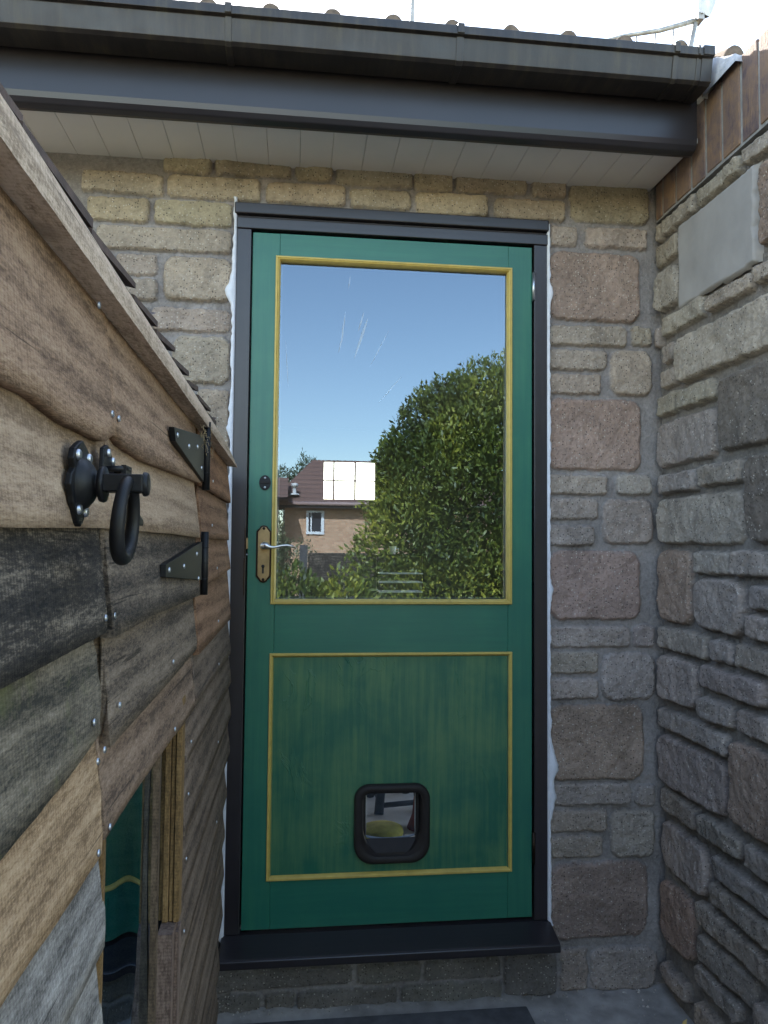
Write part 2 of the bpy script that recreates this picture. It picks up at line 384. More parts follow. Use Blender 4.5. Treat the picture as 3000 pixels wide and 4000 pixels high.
def courses(u0, u1, v0, v1, seed, taken=(), big=True):
    """coursed random stones that keep clear of the rectangles already taken"""
    rs = random.Random(seed); out = []; v = v0
    hit = lambda a, b, c, d: any(a < t[2] - .004 and c > t[0] + .004 and b < t[3] - .004 and d > t[1] + .004 for t in taken)
    while v < v1 - .03:
        h = .064 if rs.random() < .6 or not big else .14
        h = min(h, v1 - v); u = u0 + rs.uniform(-.1, 0)
        while u < u1:
            w = rs.choice([.10, .16, .21, .25, .19]) if h < .1 else rs.choice([.15, .22, .29])
            a, c = max(u, u0), min(u + w, u1)
            if c - a > .03:
                if not hit(a, v, c, v + h): out.append(((a, v, c, v + h), rs.choice([BEIGE, GREY, PINK])))
                elif h > .1 and not hit(a, v, c, v + .064): out.append(((a, v, c, v + .064), BEIGE))
            u += w + .011
        v += h + .011
    return out

# ================================================================== GROUND
mb = MB(); mb.add([(-400, -400, -.26), (400, -400, -.26), (400, 400, -.26), (-400, 400, -.26)], [(0, 1, 2, 3)])
tag(mb.build('ground', M['ground']), kind='structure')
nu, nv = 300, 420
u, v = np.meshgrid(np.linspace(-3.2, 3.2, nu), np.linspace(-8.5, .05, nv), indexing='ij')  # wide unseen stretch behind the camera added to bounce light onto the walls
Z = -.227 + .004 * fbm(u * 9, v * 9, 3) + .003 * fbm(u * 45, v * 45, 8)
for k in range(-6, 6): Z -= .008 * np.exp(-((u - (.32 + k * .6)) / .007) ** 2)
for k in range(14): Z -= .008 * np.exp(-((v + .52 + k * .6) / .007) ** 2)
Z += .022 * np.clip(1 + (v - .0) / .07, 0, 1) * (.6 + fbm(u * 14, v * 14, 21))
idx = np.arange(nu * nv).reshape(nu, nv)
q = np.stack([idx[:-1, :-1], idx[1:, :-1], idx[1:, 1:], idx[:-1, 1:]], -1).reshape(-1, 4)
tag(npmesh('path', np.stack([u.ravel(), v.ravel(), Z.ravel()], -1), q, M['paving']), kind='structure')

# ================================================================== HOUSE
house = thing('house', 'stone faced house with green door, brown fascia and pale soffit', 'house', (0, 0, -.2))
mm = lambda L, col: [(tuple(c / 1000 for c in r), col) for r in L]
back = []
back += mm([(236, 2137, 467, 2195), (471, 2134, 589, 2195), (597, 2139, 819, 2195), (833, 2140, 942, 2195), (953, 2068, 1205, 2195), (278, 2070, 464, 2130),
            (478, 2064, 697, 2131), (715, 2062, 939, 2129), (-258, 2142, -120, 2195), (-111, 2143, 108, 2195), (118, 2141, 230, 2195), (-483, 2070, -257, 2134), (-246, 2068, 19, 2137), (36, 2070, 268, 2133), (-468, 1988, -294, 2059), (-280, 1988, -60, 2060)], LINT)
back += mm([(-437, 1910, -61, 1979), (-385, 1838, -267, 1899), (-251, 1768, -58, 1899), (-360, 1763, -267, 1826), (-279, 1680, -60, 1748), (-220, 1530, -60, 1668), (-149, 1333, -58, 1516),
            (-480, 1768, -395, 1899), (-460, 1680, -292, 1748), (-440, 1530, -235, 1668), (-430, 1333, -165, 1516)], BEIGE)
back += mm([(889, 1990, 978, 2053), (1000, 1991, 1200, 2056), (882, 1685, 1131, 1748), (1146, 1690, 1215, 1752), (884, 1610, 1069, 1674), (1080, 1537, 1215, 1680), (884, 1536, 1048, 1600)], BEIGE)
back += mm([(887, 1762, 1174, 1975), (882, 1306, 1176, 1524), (884, 859, 1170, 1066), (886, 388, 1178, 609), (886, -70, 1187, 150)], PINK)
back += mm([(882, 1232, 1069, 1293), (1096, 1235, 1208, 1297), (884, 1157, 1040, 1222), (1054, 1086, 1212, 1223), (884, 1080, 1028, 1141), (882, 778, 1135, 840), (1150, 776, 1214, 840),
            (884, 700, 1037, 765), (1048, 620, 1214, 760), (886, 624, 1037, 687), (884, 316, 1135, 380), (1151, 305, 1212, 371), (884, 238, 1062, 302), (1073, 159, 1211, 299), (887, 165, 1049, 227),
            (920, -217, 1000, -95), (1009, -222, 1212, -97)], GREY)
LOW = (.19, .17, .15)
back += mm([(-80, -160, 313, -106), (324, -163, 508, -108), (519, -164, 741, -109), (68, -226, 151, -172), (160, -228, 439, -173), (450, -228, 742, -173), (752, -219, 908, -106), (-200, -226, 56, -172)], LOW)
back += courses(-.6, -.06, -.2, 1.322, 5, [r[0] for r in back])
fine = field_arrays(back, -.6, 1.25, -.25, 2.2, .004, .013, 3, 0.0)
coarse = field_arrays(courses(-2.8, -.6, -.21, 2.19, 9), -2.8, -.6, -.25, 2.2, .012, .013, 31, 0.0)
HX0, HX1 = -.056, .884
hole = lambda a, b: (a > HX0) & (a < HX1) & (b > -.035) & (b < 2.058)
wall = field_mesh('stone_wall', [fine, coarse], lambda u, v, h: (u, .010 - h, v), hole, M['stone'], house)
core = MB()
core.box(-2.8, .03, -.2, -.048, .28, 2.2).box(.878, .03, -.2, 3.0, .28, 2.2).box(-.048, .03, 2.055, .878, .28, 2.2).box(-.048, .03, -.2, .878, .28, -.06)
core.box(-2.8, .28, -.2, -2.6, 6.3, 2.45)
core.box(2.8, .28, -.2, 3.0, .5, 2.45).box(2.8, 4.4, -.2, 3.0, 6.3, 2.45).box(2.8, .5, -.2, 3.0, 4.4, .2).box(2.8, .5, 2.2, 3.0, 4.4, 2.45)  # unseen opening in the side wall, added to let light into the room
core.box(-1.4, 6.1, -.2, .429, 6.3, 2.45).box(-2.6, 6.1, 2.1, -1.4, 6.3, 2.45).box(-2.6, 6.1, -.2, -2.5, 6.3, 2.1).box(-2.5, 6.1, -.2, -1.4, 6.3, 0).box(1.01, 6.1, -.2, 2.8, 6.3, 2.45).box(.429, 6.1, -.2, 1.01, 6.3, 1.588).box(.429, 6.1, 2.02, 1.01, 6.3, 2.45)  # low wide gap at the left is an unseen opening added to brighten the room
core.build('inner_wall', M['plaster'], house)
MB().box(-2.6, .29, -.1, 2.8, 6.1, 0).box(-.044, .03, -.055, .874, .29, -.006).build('interior_floor', M['intfloor'], house)
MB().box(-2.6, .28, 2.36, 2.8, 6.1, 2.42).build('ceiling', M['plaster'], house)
wf = MB(); wf.box(.4295, 6.12, 1.589, .44, 6.17, 2.019).box(1.0, 6.12, 1.589, 1.0095, 6.17, 2.019).box(.44, 6.12, 1.589, 1.0, 6.17, 1.598).box(.44, 6.12, 2.01, 1.0, 6.17, 2.019)
wf.box(.538, 6.13, 1.598, .558, 6.15, 2.01).box(.770, 6.13, 1.598, .790, 6.15, 2.01).box(.44, 6.131, 1.796, .541, 6.149, 1.810).box(.555, 6.131, 1.796, .773, 6.149, 1.810).box(.787, 6.131, 1.796, 1.0, 6.149, 1.810)
wf.box(.538, 6.1, 1.598, .558, 6.1285, 2.01).box(.770, 6.1, 1.598, .790, 6.1285, 2.01)
w_ = wf.build('window', M['darkfurn'], house)
# soffit boards
sb = MB(); x = 1.212
while x > -2.8:
    sb.prism([(x, 2.1818), (x - .002, 2.1805), (x - .0875, 2.1805), (x - .0892, 2.1818), (x - .0892, 2.195), (x, 2.195)], lambda a, b, w: (a, w, b), -.276, .012); x -= .09
sb.build('soffit', M['soffit'], house)
fa = MB(); fy = -.287
prof = [(fy, 2.40), (fy, 2.184), (fy + .003, 2.170), (fy + .012, 2.158), (fy + .030, 2.154), (fy + .045, 2.156), (fy + .045, 2.178), (fy + .0105, 2.1785), (fy + .0105, 2.40)]
fa.prism(prof, lambda a, b, w: (w, a, b), -2.8, 1.206); fa.build('fascia', M['brown'], house, bevel=.003, seg=3)
# gutter, squareline
gp = [(-.292, 2.355), (-.292, 2.290), (-.300, 2.281), (-.372, 2.281), (-.382, 2.287), (-.393, 2.338), (-.404, 2.341), (-.404, 2.362), (-.398, 2.366), (-.390, 2.362), (-.389, 2.345), (-.377, 2.292), (-.370, 2.286), (-.302, 2.286), (-.297, 2.292), (-.297, 2.355)]
g = MB(); g.prism(gp, lambda a, b, w: (w, a, b), -2.8, 1.178); gut = g.build('gutter', M['gutter'], house, bevel=.001)
def collar(x0, x1, t):
    c = MB(); cy, cz = -.345, 2.32
    q = [(cy + (a - cy) * (1 + t * 14) , cz + (b - cz) * (1 + t * 18)) for a, b in [(-.292, 2.352), (-.292, 2.290), (-.300, 2.281), (-.372, 2.281), (-.382, 2.287), (-.393, 2.338), (-.404, 2.341), (-.404, 2.364)]]
    q = [(min(a, -.289), b) for a, b in q]
    inner = [(a * .998 - .0005, b + .001) for a, b in gp[:8]]
    q = q + [(-.40, 2.368), (-.296, 2.36)]
    c.prism(q, lambda a, b, w: (w, a, b), x0, x1); return c
for a, b, t in ((-.052, -.036, .004), (.515, .533, .004), (1.082, 1.096, .005), (1.146, 1.152, .003), (1.160, 1.190, .004), (-.75, -.73, .004)):
    o = collar(a, b, t).build('gutter_joint', M['gutter'], gut, bevel=.0015)
# roof tiles: interlocking rolls
U, V = [], []
xs = np.arange(-2.75, 3.05, .0065); ts = np.concatenate([[0, .0005], np.arange(.02, 4.3, .06)])
X, T = np.meshgrid(xs, ts, indexing='ij')
ph = ((X - .055 + .078) / .1552) % 1.0 - .5
roll = .036 * np.sqrt(np.clip(1 - (ph / .17) ** 2, 0, 1)) + .006 * fbm(X * 60, T * 30, 4)
step = .014 * (1 - (T / .33) % 1.0)
an = math.radians(24)
Yt = -.325 + T * math.cos(an); Zt = 2.383 + T * math.sin(an) + roll + step
Zt[:, 0] -= .03 + roll[:, 0] * .8
idx = np.arange(X.size).reshape(X.shape); q = np.stack([idx[:-1, :-1], idx[1:, :-1], idx[1:, 1:], idx[:-1, 1:]], -1).reshape(-1, 4)
npmesh('roof', np.stack([X.ravel(), Yt.ravel(), Zt.ravel()], -1), q, M['tile'], house)
MB().add([(-2.8, 3.6, 4.13), (3.05, 3.6, 4.13), (3.05, 6.6, 2.6), (-2.8, 6.6, 2.6)], [(0, 1, 2, 3)]).build('rear_roof', M['tile'], house)
# door frame
DH = 1.981
fr = MB()
fr.box(-.046, -.006, -.006, -.004, .09, 1.9855).box(.838, -.006, -.006, .878, .09, 1.9855)
frame = fr.build('door_frame', M['black'], house, bevel=.002)
MB().box(-.046, -.009, 1.986, .884, .088, 2.018).build('frame_head', M['blackh'], frame, bevel=.002)
MB().box(-.052, -.019, 2.026, .880, .02, 2.058).box(-.05, -.004, 2.0183, .878, .02, 2.0258).build('drip_bar', M['blackh'], frame, bevel=.003)
MB().box(-.004, .05, -.006, .012, .085, 1.985).box(.822, .05, -.006, .838, .085, 1.985).box(.012, .05, 1.971, .822, .085, 1.985).build('door_stop', M['black'], frame)
sl = MB()
sl.prism([(.09, -.0065), (-.008, -.0065), (-.093, -.027), (-.1, -.031), (-.1, -.05), (-.097, -.053), (.02, -.053), (.09, -.053)], lambda a, b, w: (w, a, b), -.052, .884)
sill = sl.build('sill', M['blackh'], frame, bevel=.003, seg=3)
# sealant ribbons
def ribbon(side, x_in, z0, z1, seed):
    n = int((z1 - z0) / .004); zz = np.linspace(z0, z1, n)
    w = .006 + .026 * np.clip(fbm(zz * 11, zz * 0 + 3, seed, 2) * 2.6, 0, 1) ** 1.6 + .010 * np.clip(fbm(zz * 55, zz * 0, seed + 4, 3) + .15, 0, 1)
    V = []; 
    for i, z in enumerate(zz):
        xo = x_in + side * w[i]; V += [(x_in - side * .002, -.004, z), (x_in, -.0115, z), (x_in + side * w[i] * .7, -.0125 - .002 * vn(z * 90, 1), z), (xo, -.0085, z), (xo + side * .0006, .012, z)]
    F = [(i * 5 + k, i * 5 + k + 1, (i + 1) * 5 + k + 1, (i + 1) * 5 + k) for i in range(n - 1) for k in range(4)]
    return V, F
sm = MB()
for s_, x_, z0_, z1_, sd_ in ((1, .8795, -.02, 2.05, 2), (-1, -.0475, -.02, 2.075, 5)):
    V, Fc = ribbon(s_, x_, z0_, z1_, sd_); sm.add(V, Fc, True)
sm.build('sealant', M['sealant'], frame)
# keep and strike on the left jamb
sk = MB(); sk.box(-.010, -.009, .93, -.006, -.006, 1.035).box(-.008, -.0095, 1.04, -.005, -.006, 1.12); sk.build('strike_plate', M['brassdark'], frame)
MB().box(-.0035, -.0075, 1.062, .0012, .004, 1.092).build('latch_bolt', M['brass'], frame)
MB().lathe((-.001, -.008, 1.045), (0, 1, 0), [(-.002, .0), (-.0015, .0025), (.004, .003)], 10).build('screw', M['steel'], frame)

# ================================================================== DOOR
door = thing('door', 'green half glazed door with ochre beading and a cat flap', 'door', (.417, .02, 0))
def panel_box(x0, z0, x1, z1, y0=.003, y1=.047): return MB().box(x0, y0, z0, x1, y1, z1)
for a, b in ((.0, .0785), (.7605, .8335)): panel_box(a, .001, b, DH - .001).build('stile', M['green'], door, bevel=.0015)
for z0, z1 in ((.001, .1335), (.7655, .9065), (1.9125, DH - .001)): panel_box(.0788, z0, .7602, z1, .0034).build('rail', M['greenh'], door, bevel=.0008)
# lower panel grid with the cat flap hole is one sheet; built as four boxes round the flap
pn = MB(); fx0, fx1, fz0, fz1 = .335, .505, .18, .375
pn.box(.079, .008, .134, fx0, .03, .765).box(fx1, .008, .134, .760, .03, .765).box(fx0, .008, .134, fx1, .03, fz0).box(fx0, .008, fz1, fx1, .03, .765)
pn.build('panel', M['greenp'], door)
def bead(name, x0, z0, x1, z1, prof, mat, parent):
    m_ = MB(); V = []
    for (i, y) in prof: V += [(x0 + i, y, z0 + i), (x1 - i, y, z0 + i), (x1 - i, y, z1 - i), (x0 + i, y, z1 - i)]
    n = len(prof); F = [(k * 4 + j, k * 4 + (j + 1) % 4, ((k + 1) % n) * 4 + (j + 1) % 4, ((k + 1) % n) * 4 + j) for k in range(n) for j in range(4)]
    return m_.add(V, F).build(name, mat, parent)
bead('glazing_bead', .067, .905, .7715, 1.9125, [(0, .006), (0, -.003), (.002, -.005), (.005, -.005), (.0062, -.003), (.0072, -.005), (.010, -.0035), (.014, .006), (.014, .018), (.008, .018)], M['yellow'], door)
bead('panel_bead', .067, .134, .7725, .766, [(0, .006), (0, -.002), (.0015, -.0035), (.006, -.0035), (.010, .002), (.0125, .009), (.006, .009)], M['yellow'], door)
MB().box(.079, .016, .917, .760, .030, 1.9015).build('rebate', M['brassdark'], door) if False else None
pane = MB().add([(.0785, .018, .9165), (.7605, .018, .9165), (.7605, .018, 1.902), (.0785, .018, 1.902)], [(0, 1, 2, 3)]).build('glass_pane', M['glass'], door)
# dark spacer bar round the sealed unit
bead('spacer_bar', .0815, .9195, .7575, 1.899, [(0, .020), (.0, .0305), (.005, .0305), (.005, .020)], plain('grey spacer', (.09, .09, .10), .6, 0), door)
# handle
hd = MB(); cx, cz = .0455, 1.0475
out = [(.021, -.064), (.021, .064), (.018, .068), (.0125, .0735), (.0105, .0775), (.006, .0805), (0, .0815)]
full = out + [(-a, b) for a, b in out[::-1][1:]]; full = full + [(-a, -b) for a, b in out[1:]][:0]
top = [(a, b) for a, b in out[1:]]; ring = top + [(-a, b) for a, b in top[::-1][1:]] + [(-a, -b) for a, b in top[:0]]
ring = ring + [(-a, -b) for a, b in top][0:] + [(a, -b) for a, b in top[::-1][1:]]
for (sc_, y0, y1, nm, mt) in ((1.0, .0025, -.003, 'backplate', 'brassdark'), (.80, -.003, -.0055, 'brass_plate', 'brass')):
    m_ = MB(); m_.prism([(a * sc_, b * (1 - (1 - sc_) * .25)) for a, b in ring], lambda a, b, w: (cx + a, w, cz + b), y0, y1)
    if nm == 'backplate': handle = m_.build('handle', M[mt], door, bevel=.0015)
    else: m_.build(nm, M[mt], handle, bevel=.0012)
lv = MB()
lv.lathe((cx + .002, -.005, 1.071), (0, -1, 0), [(0, .010), (.006, .0085), (.030, .008), (.036, .010), (.041, .009), (.043, 0)], 20)
lv.tube([(cx + .001, -.044, 1.0715), (cx + .010, -.046, 1.071), (cx + .020, -.047, 1.0665), (cx + .032, -.048, 1.0665), (cx + .048, -.048, 1.0705), (cx + .066, -.047, 1.0725), (cx + .080, -.045, 1.070), (cx + .092, -.041, 1.0635)], [.0105, .0085, .0048, .0035, .0036, .0036, .0034, .002], 14)
lv.build('lever', M['chrome'], handle)
sw = MB()
for zz in (1.120, .975): sw.lathe((cx, -.0056, zz), (0, -1, 0), [(0, .0042), (.001, .0040), (.0018, .003), (.002, 0)], 14)
sw.build('screw', M['brassdark'], handle)
kh = MB(); kh.lathe((cx - .001, -.0057, 1.0125), (0, -1, 0), [(0, .0048), (.0006, .0048), (.0006, 0)], 16).box(cx - .0036, -.0063, .992, cx + .0016, -.0056, 1.010)
kh.build('keyhole', plain('keyhole black', (.004, .003, .003), .6), handle)
cy_ = MB(); V = []
el = [(.0165 * math.cos(t), .0215 * math.sin(t)) for t in np.linspace(0, 2 * math.pi, 33)[:-1]]
cy_.prism(el, lambda a, b, w: (.046 + a, w, 1.251 + b), .003, -.002)
cyl = cy_.build('lock_cover', M['iron'], door, bevel=.001)
s_ = MB(); s_.box(.034, -.0045, 1.2475, .058, -.002, 1.2565); s_.build('slot', M['plastic'], cyl, bevel=.001)
s_ = MB()
for zz in (1.2645, 1.2375): s_.lathe((.0462, -.0018, zz), (0, -1, 0), [(0, .0032), (.0013, .003), (.0016, 0)], 12).box(.0457, -.0040, zz - .002, .0467, -.0032, zz + .002)
s_.build('screw', M['steel'], cyl)
# hinges
for z0, z1, mt in ((1.815, 1.90, 'steel'), (.155, .245, 'brassdark')):
    h_ = MB().tube([(.8362, -.006, z0), (.8362, -.006, z1)], .0048, 12)
    for k in range(1, 4): h_.tube([(.8362, -.002, z0 + (z1 - z0) * k / 4 - .0006), (.8362, -.002, z0 + (z1 - z0) * k / 4 + .0006)], .0046, 12)
    h_.box(.8335, -.0005, z0, .8378, .003, z1); h_.build('hinge', M[mt], door)
# cat flap
def rrect(hw, hh, r, n=7, bot=0.0, rb=None):
    r0 = r
    pts = []
    for (sx, sy, a0) in ((1, 1, 0), (-1, 1, 90), (-1, -1, 180), (1, -1, 270)):
        r = rb if (rb and sy < 0) else r0
        for k in range(n + 1):
            a = math.radians(a0 + 90 * k / n); x_ = sx * (hw - r) + r * math.cos(a); z_ = sy * (hh - r) + r * math.sin(a)
            if sy < 0 and bot: z_ -= bot * (1 - (x_ / hw) ** 2)
            pts.append((x_, z_))
    return pts
def rings(rs_, cx, cz):
    m_ = MB(); V = []
    for pts, y in rs_: V += [(cx + a, y, cz + b) for a, b in pts]
    n = len(rs_[0][0]); F = [(k * n + j, k * n + (j + 1) % n, (k + 1) * n + (j + 1) % n, (k + 1) * n + j) for k in range(len(rs_) - 1) for j in range(n)]
    return m_.add(V, F, True)
CX, CZ = .421, .284
o_ = lambda d, b=.006, r=.042, rb=.05: rrect(.1085 - d, .108 - d, max(.008, r - d * .8), 9, b, max(.01, rb - d * .3))
flap = rings([(o_(0), .0085), (o_(0), -.006), (o_(.003), -.011), (o_(.008), -.0135), (o_(.018), -.0115), (o_(.0205), -.009), (o_(.0215), -.009), (o_(.0225, .010), -.007),
              (o_(.024, .012, .034, .075), -.005), (o_(.0255, .012, .034, .075), .004), (o_(.0265, .012, .034, .075), .026)], CX, CZ).build('cat_flap', M['plastic'], door)
# inner plate round the flap opening
ip = MB(); ox0, ox1, oz0, oz1 = .3475, .4925, .236, .362
ip.box(.337, .0262, .166, ox0, .040, .372).box(ox1, .0262, .166, .505, .040, .372).box(ox0, .0262, oz1, ox1, .040, .372)
ip.add([(ox0, .0262, .232), (ox1, .0262, .232), (ox1, .002, .200), (ox0, .002, .200), (ox0, -.002, .172), (ox1, -.002, .172)], [(0, 1, 2, 3), (3, 2, 5, 4)])
ip.build('tunnel', M['plastic'], flap)
fl = MB(); n = 16; V = []
for k in range(n + 1):
    t = k / n; xx = ox0 + .002 + (ox1 - ox0 - .004) * t; zb = .2375 - .009 * (1 - (2 * t - 1) ** 2)
    V += [(xx, .031, zb), (xx, .031, oz1 - .001)]
fl.add(V, [(2 * k, 2 * k + 2, 2 * k + 3, 2 * k + 1) for k in range(n)]); fl.build('flap_pane', M['clear'], flap)
fe = MB()
for k in range(n):
    t0, t1 = k / n, (k + 1) / n; f_ = lambda t: (ox0 + .002 + (ox1 - ox0 - .004) * t, .2375 - .009 * (1 - (2 * t - 1) ** 2))
    (xa, za), (xb, zb) = f_(t0), f_(t1)
    fe.add([(xa, .029, za - .003), (xb, .029, zb - .003), (xb, .029, zb + .0025), (xa, .029, za + .0025), (xa, .034, za - .003), (xb, .034, zb - .003), (xb, .034, zb + .0025), (xa, .034, za + .0025)],
           [(0, 1, 2, 3), (4, 7, 6, 5), (0, 4, 5, 1), (3, 2, 6, 7)])
for xx in (.397, .438): fe.box(xx - .010, .0272, .2215, xx + .010, .0285, .2265)
fe.build('flap_seal', plain('blue grey seal', (.16, .19, .24), .35), flap)
MB().tube([(ox0 + .001, .028, .24), (ox0 + .001, .028, .36)], .0012, 8).tube([(ox1 - .001, .028, .24), (ox1 - .001, .028, .36)], .0012, 8).build('flap_edge', plain('clear edge', (.45, .42, .40), .3), flap)
# faint smears on the glass
smr = new_mat('smear'); nt = smr[1]; b = smr[2]; b.inputs['Base Color'].default_value = (.8, .85, .9, 1); b.inputs['Roughness'].default_value = .6
b.inputs['Alpha'].default_value = .3
s_ = MB()
def streak(x0, z0, x1, z1, w):
    n = 8
    for k in range(n):
        t0, t1 = k / n, (k + 1) / n; w0, w1 = w * math.sin(math.pi * (t0 * .9 + .05)), w * math.sin(math.pi * (t1 * .9 + .05))
        a = (x0 + (x1 - x0) * t0, z0 + (z1 - z0) * t0); c = (x0 + (x1 - x0) * t1, z0 + (z1 - z0) * t1)
        s_.add([(a[0] - w0, .0165, a[1]), (a[0] + w0, .0165, a[1]), (c[0] + w1, .0165, c[1]), (c[0] - w1, .0165, c[1])], [(0, 1, 2, 3)])
for a in ((.272, 1.762, .258, 1.655, .0011), (.327, 1.764, .310, 1.705, .0012), (.338, 1.745, .300, 1.625, .0022), (.268, 1.705, .253, 1.64, .0010), (.44, 1.575, .373, 1.495, .0008), (.285, 1.87, .280, 1.83, .0008), (.098, 1.67, .108, 1.53, .0005), (.40, 1.71, .345, 1.60, .0006)): streak(a[0], a[1], a[2], a[3], a[4] * 1.7)
s_.build('glass_smear', smr[0], pane)

# ================================================================== INTERIOR THINGS seen through the glass and the flap
c_ = MB().lathe((.645, 1.78, 1.036), (0, 0, 1), [(0, .0), (0, .014), (.042, .019), (.042, .0165), (.004, .012)], 20)
c_.tube([(.664, 1.78, 1.068), (.674, 1.78, 1.066), (.675, 1.78, 1.052), (.662, 1.78, 1.048)], .0022, 8)
tag(c_.build('cup', M['white'], origin=(.645, 1.78, 1.036)), 'small white cup on top of the wire rack behind the glass', 'cup')
rk = thing('shelf_rack', 'dark rack with pale shelf edges standing inside the house', 'rack', (.66, 1.78, .0))
for a in (.56, .80): MB().box(a - .003, 1.74, .0, a + .003, 1.75, 1.03).build('upright', M['iron'], rk)
for zz in (.84, .89, .935): MB().box(.567, 1.7, zz, .793, 1.71, zz + .006).box(.567, 1.7105, zz, .793, 1.85, zz + .005).build('shelf', M['white'], rk)
MB().box(.557, 1.7, 1.0305, .803, 1.85, 1.0355).build('top', M['iron'], rk)
cu = MB(); prof = [(0, 0), (.0, .08), (.03, .10), (.07, .095), (.10, .065), (.115, .0)]
cu.lathe((0, 0, 0), (0, 0, 1), prof, 28)
cu.v = [(.468 + x * .85, .68 + y * .9, .32 * z * (1 + .12 * math.sin(14 * x))) for x, y, z in cu.v]
tag(cu.build('cushion', M['yellowcloth'], origin=(.468, .68, 0)), 'yellow green cushion on the floor seen through the cat flap', 'cushion')
st = thing('stool', 'dark splayed leg stool seen through the cat flap', 'stool', (.53, 1.12, 0))
for a, b in (((.485, .90, 0), (.53, 1.02, .42)), ((.66, .93, 0), (.60, 1.02, .42)), ((.47, 1.12, 0), (.53, 1.10, .42)), ((.63, 1.16, 0), (.60, 1.10, .42))): MB().tube([a, b], .019, 8).build('leg', M['darkfurn'], st)
MB().lathe((.565, 1.06, .41), (0, 0, 1), [(0, 0), (0, .15), (.03, .15), (.035, 0)], 24).build('seat', M['darkfurn'], st)
MB().tube([(.49, .91, .03), (.65, .94, .03)], .011, 8).tube([(.49, .92, .05), (.475, 1.12, .05)], .011, 8).build('stretcher', M['darkfurn'], st)
rd = MB(); rd.lathe((.63, .74, 0), (0, 0, 1), [(0, 0), (0, .055), (.05, .045), (.11, .028), (.16, .0)], 18)
rd.v = [(x + .01 * math.sin(30 * z), y, z) for x, y, z in rd.v]
tag(rd.build('toy', M['redcloth'], origin=(.63, .74, 0)), 'small red toy beside the cushion behind the cat flap', 'toy')

# ================================================================== RIGHT WALL
gw = thing('garden_wall', 'rough stone wall with upright brick coping on the right', 'wall', (1.25, 0, -.2))
sr = lambda L, col: [((-c / 1000, b / 1000, -a / 1000, d / 1000), col) for a, b, c, d in L]      # u = -y
G2, G3, DK = (.37, .31, .245), (.35, .29, .25), (.20, .165, .14)
side = sr([(-233, 2013, -50, 2065), (-455, 2013, -245, 2060), (-640, 2013, -471, 2060), (-43, 2008, -13, 2063), (-136, 1928, -3, 1995), (-148, 1787, -6, 1908), (-497, 1702, -292, 1747), (-640, 1702, -509, 1750),
           (-271, 1705, -42, 1766), (-115, 1623, -40, 1681), (-128, 1551, -31, 1607), (-720, 1542, -140, 1674), (-125, 1469, -10, 1532), (-325, 1467, -139, 1526)], G2)
side += sr([(-325, 1315, -6, 1449), (-229, 1235, -14, 1294), (-442, 1239, -250, 1297), (-444, 1085, -20, 1221), (-388, 1005, -205, 1066), (-600, 1005, -398, 1068), (-448, 858, -210, 995),
            (-640, 930, -473, 988), (-640, 857, -466, 916), (-271, 778, -13, 843), (-394, 780, -290, 839), (-620, 778, -404, 839), (-218, 630, -12, 761), (-525, 700, -232, 762), (-390, 620, -236, 678),
            (-361, 545, -6, 602), (-547, 622, -406, 679), (-351, 384, -8, 528), (-209, 305, -8, 367), (-417, 308, -225, 366), (-620, 307, -437, 364), (-264, 144, -6, 278), (-620, 225, -290, 282),
            (-640, 154, -276, 208), (-560, 72, -204, 130), (-464, -22, -219, 49), (-154, -182, -12, -131), (-401, -91, -200, -40)], G3)
side += sr([(-600, 1790, -530, 1990), (-193, 860, -8, 1068), (-189, -62, -8, 109), (-660, 392, -372, 597)], (.31, .22, .175))
side += sr([(-640, 1322, -344, 1516), (-700, 1087, -460, 1300)], DK)  # shade on these two big stones is put into their darker colour
side += courses(.0, .775, -.2, 2.06, 15, [r[0] for r in side] + [(.15, 1.76, .52, 2.0)])
f1 = field_arrays(side, 0.0, .78, -.25, 2.068, .004, .024, 43, -.004, (.21, .185, .165), 1.1)
f2 = field_arrays(courses(.78, 1.40, -.2, 2.06, 77), .78, 1.40, -.25, 2.068, .011, .024, 57, -.004, (.21, .185, .165), 1.1)
field_mesh('stone_face', [f1, f2], lambda u, v, h: (1.237 - h, -u, v), lambda a, b: a < -9, M['stone'], gw, flip=False)
MB().box(1.25, -1.40, -.2, 1.42, .03, 2.29).build('wall_core', M['core'], gw)
bk = MB(); y = -.005
jn = [-.002, -.051, -.131, -.218, -.295, -.375, -.46, -.535]
k = 8
while jn[-1] > -1.36: jn.append(jn[-1] - .079)
VV = []
for a, b in zip(jn, jn[1:]):
    j = rnd.uniform(-.0015, .0015); t0 = 2.083 + rnd.uniform(-.003, .003)
    bk.box(1.224 + j, b + .005, t0, 1.43, a - .005, 2.303 + rnd.uniform(-.003, .003))
bk.build('brick_coping', M['brick'], gw, bevel=.003)
MB().box(1.2265, -1.41, 2.076, 1.42, -.002, 2.294).build('coping_mortar', plain('pale mortar', (.24, .225, .21), .95, var=.2, sc=60, bmp=.8), gw)
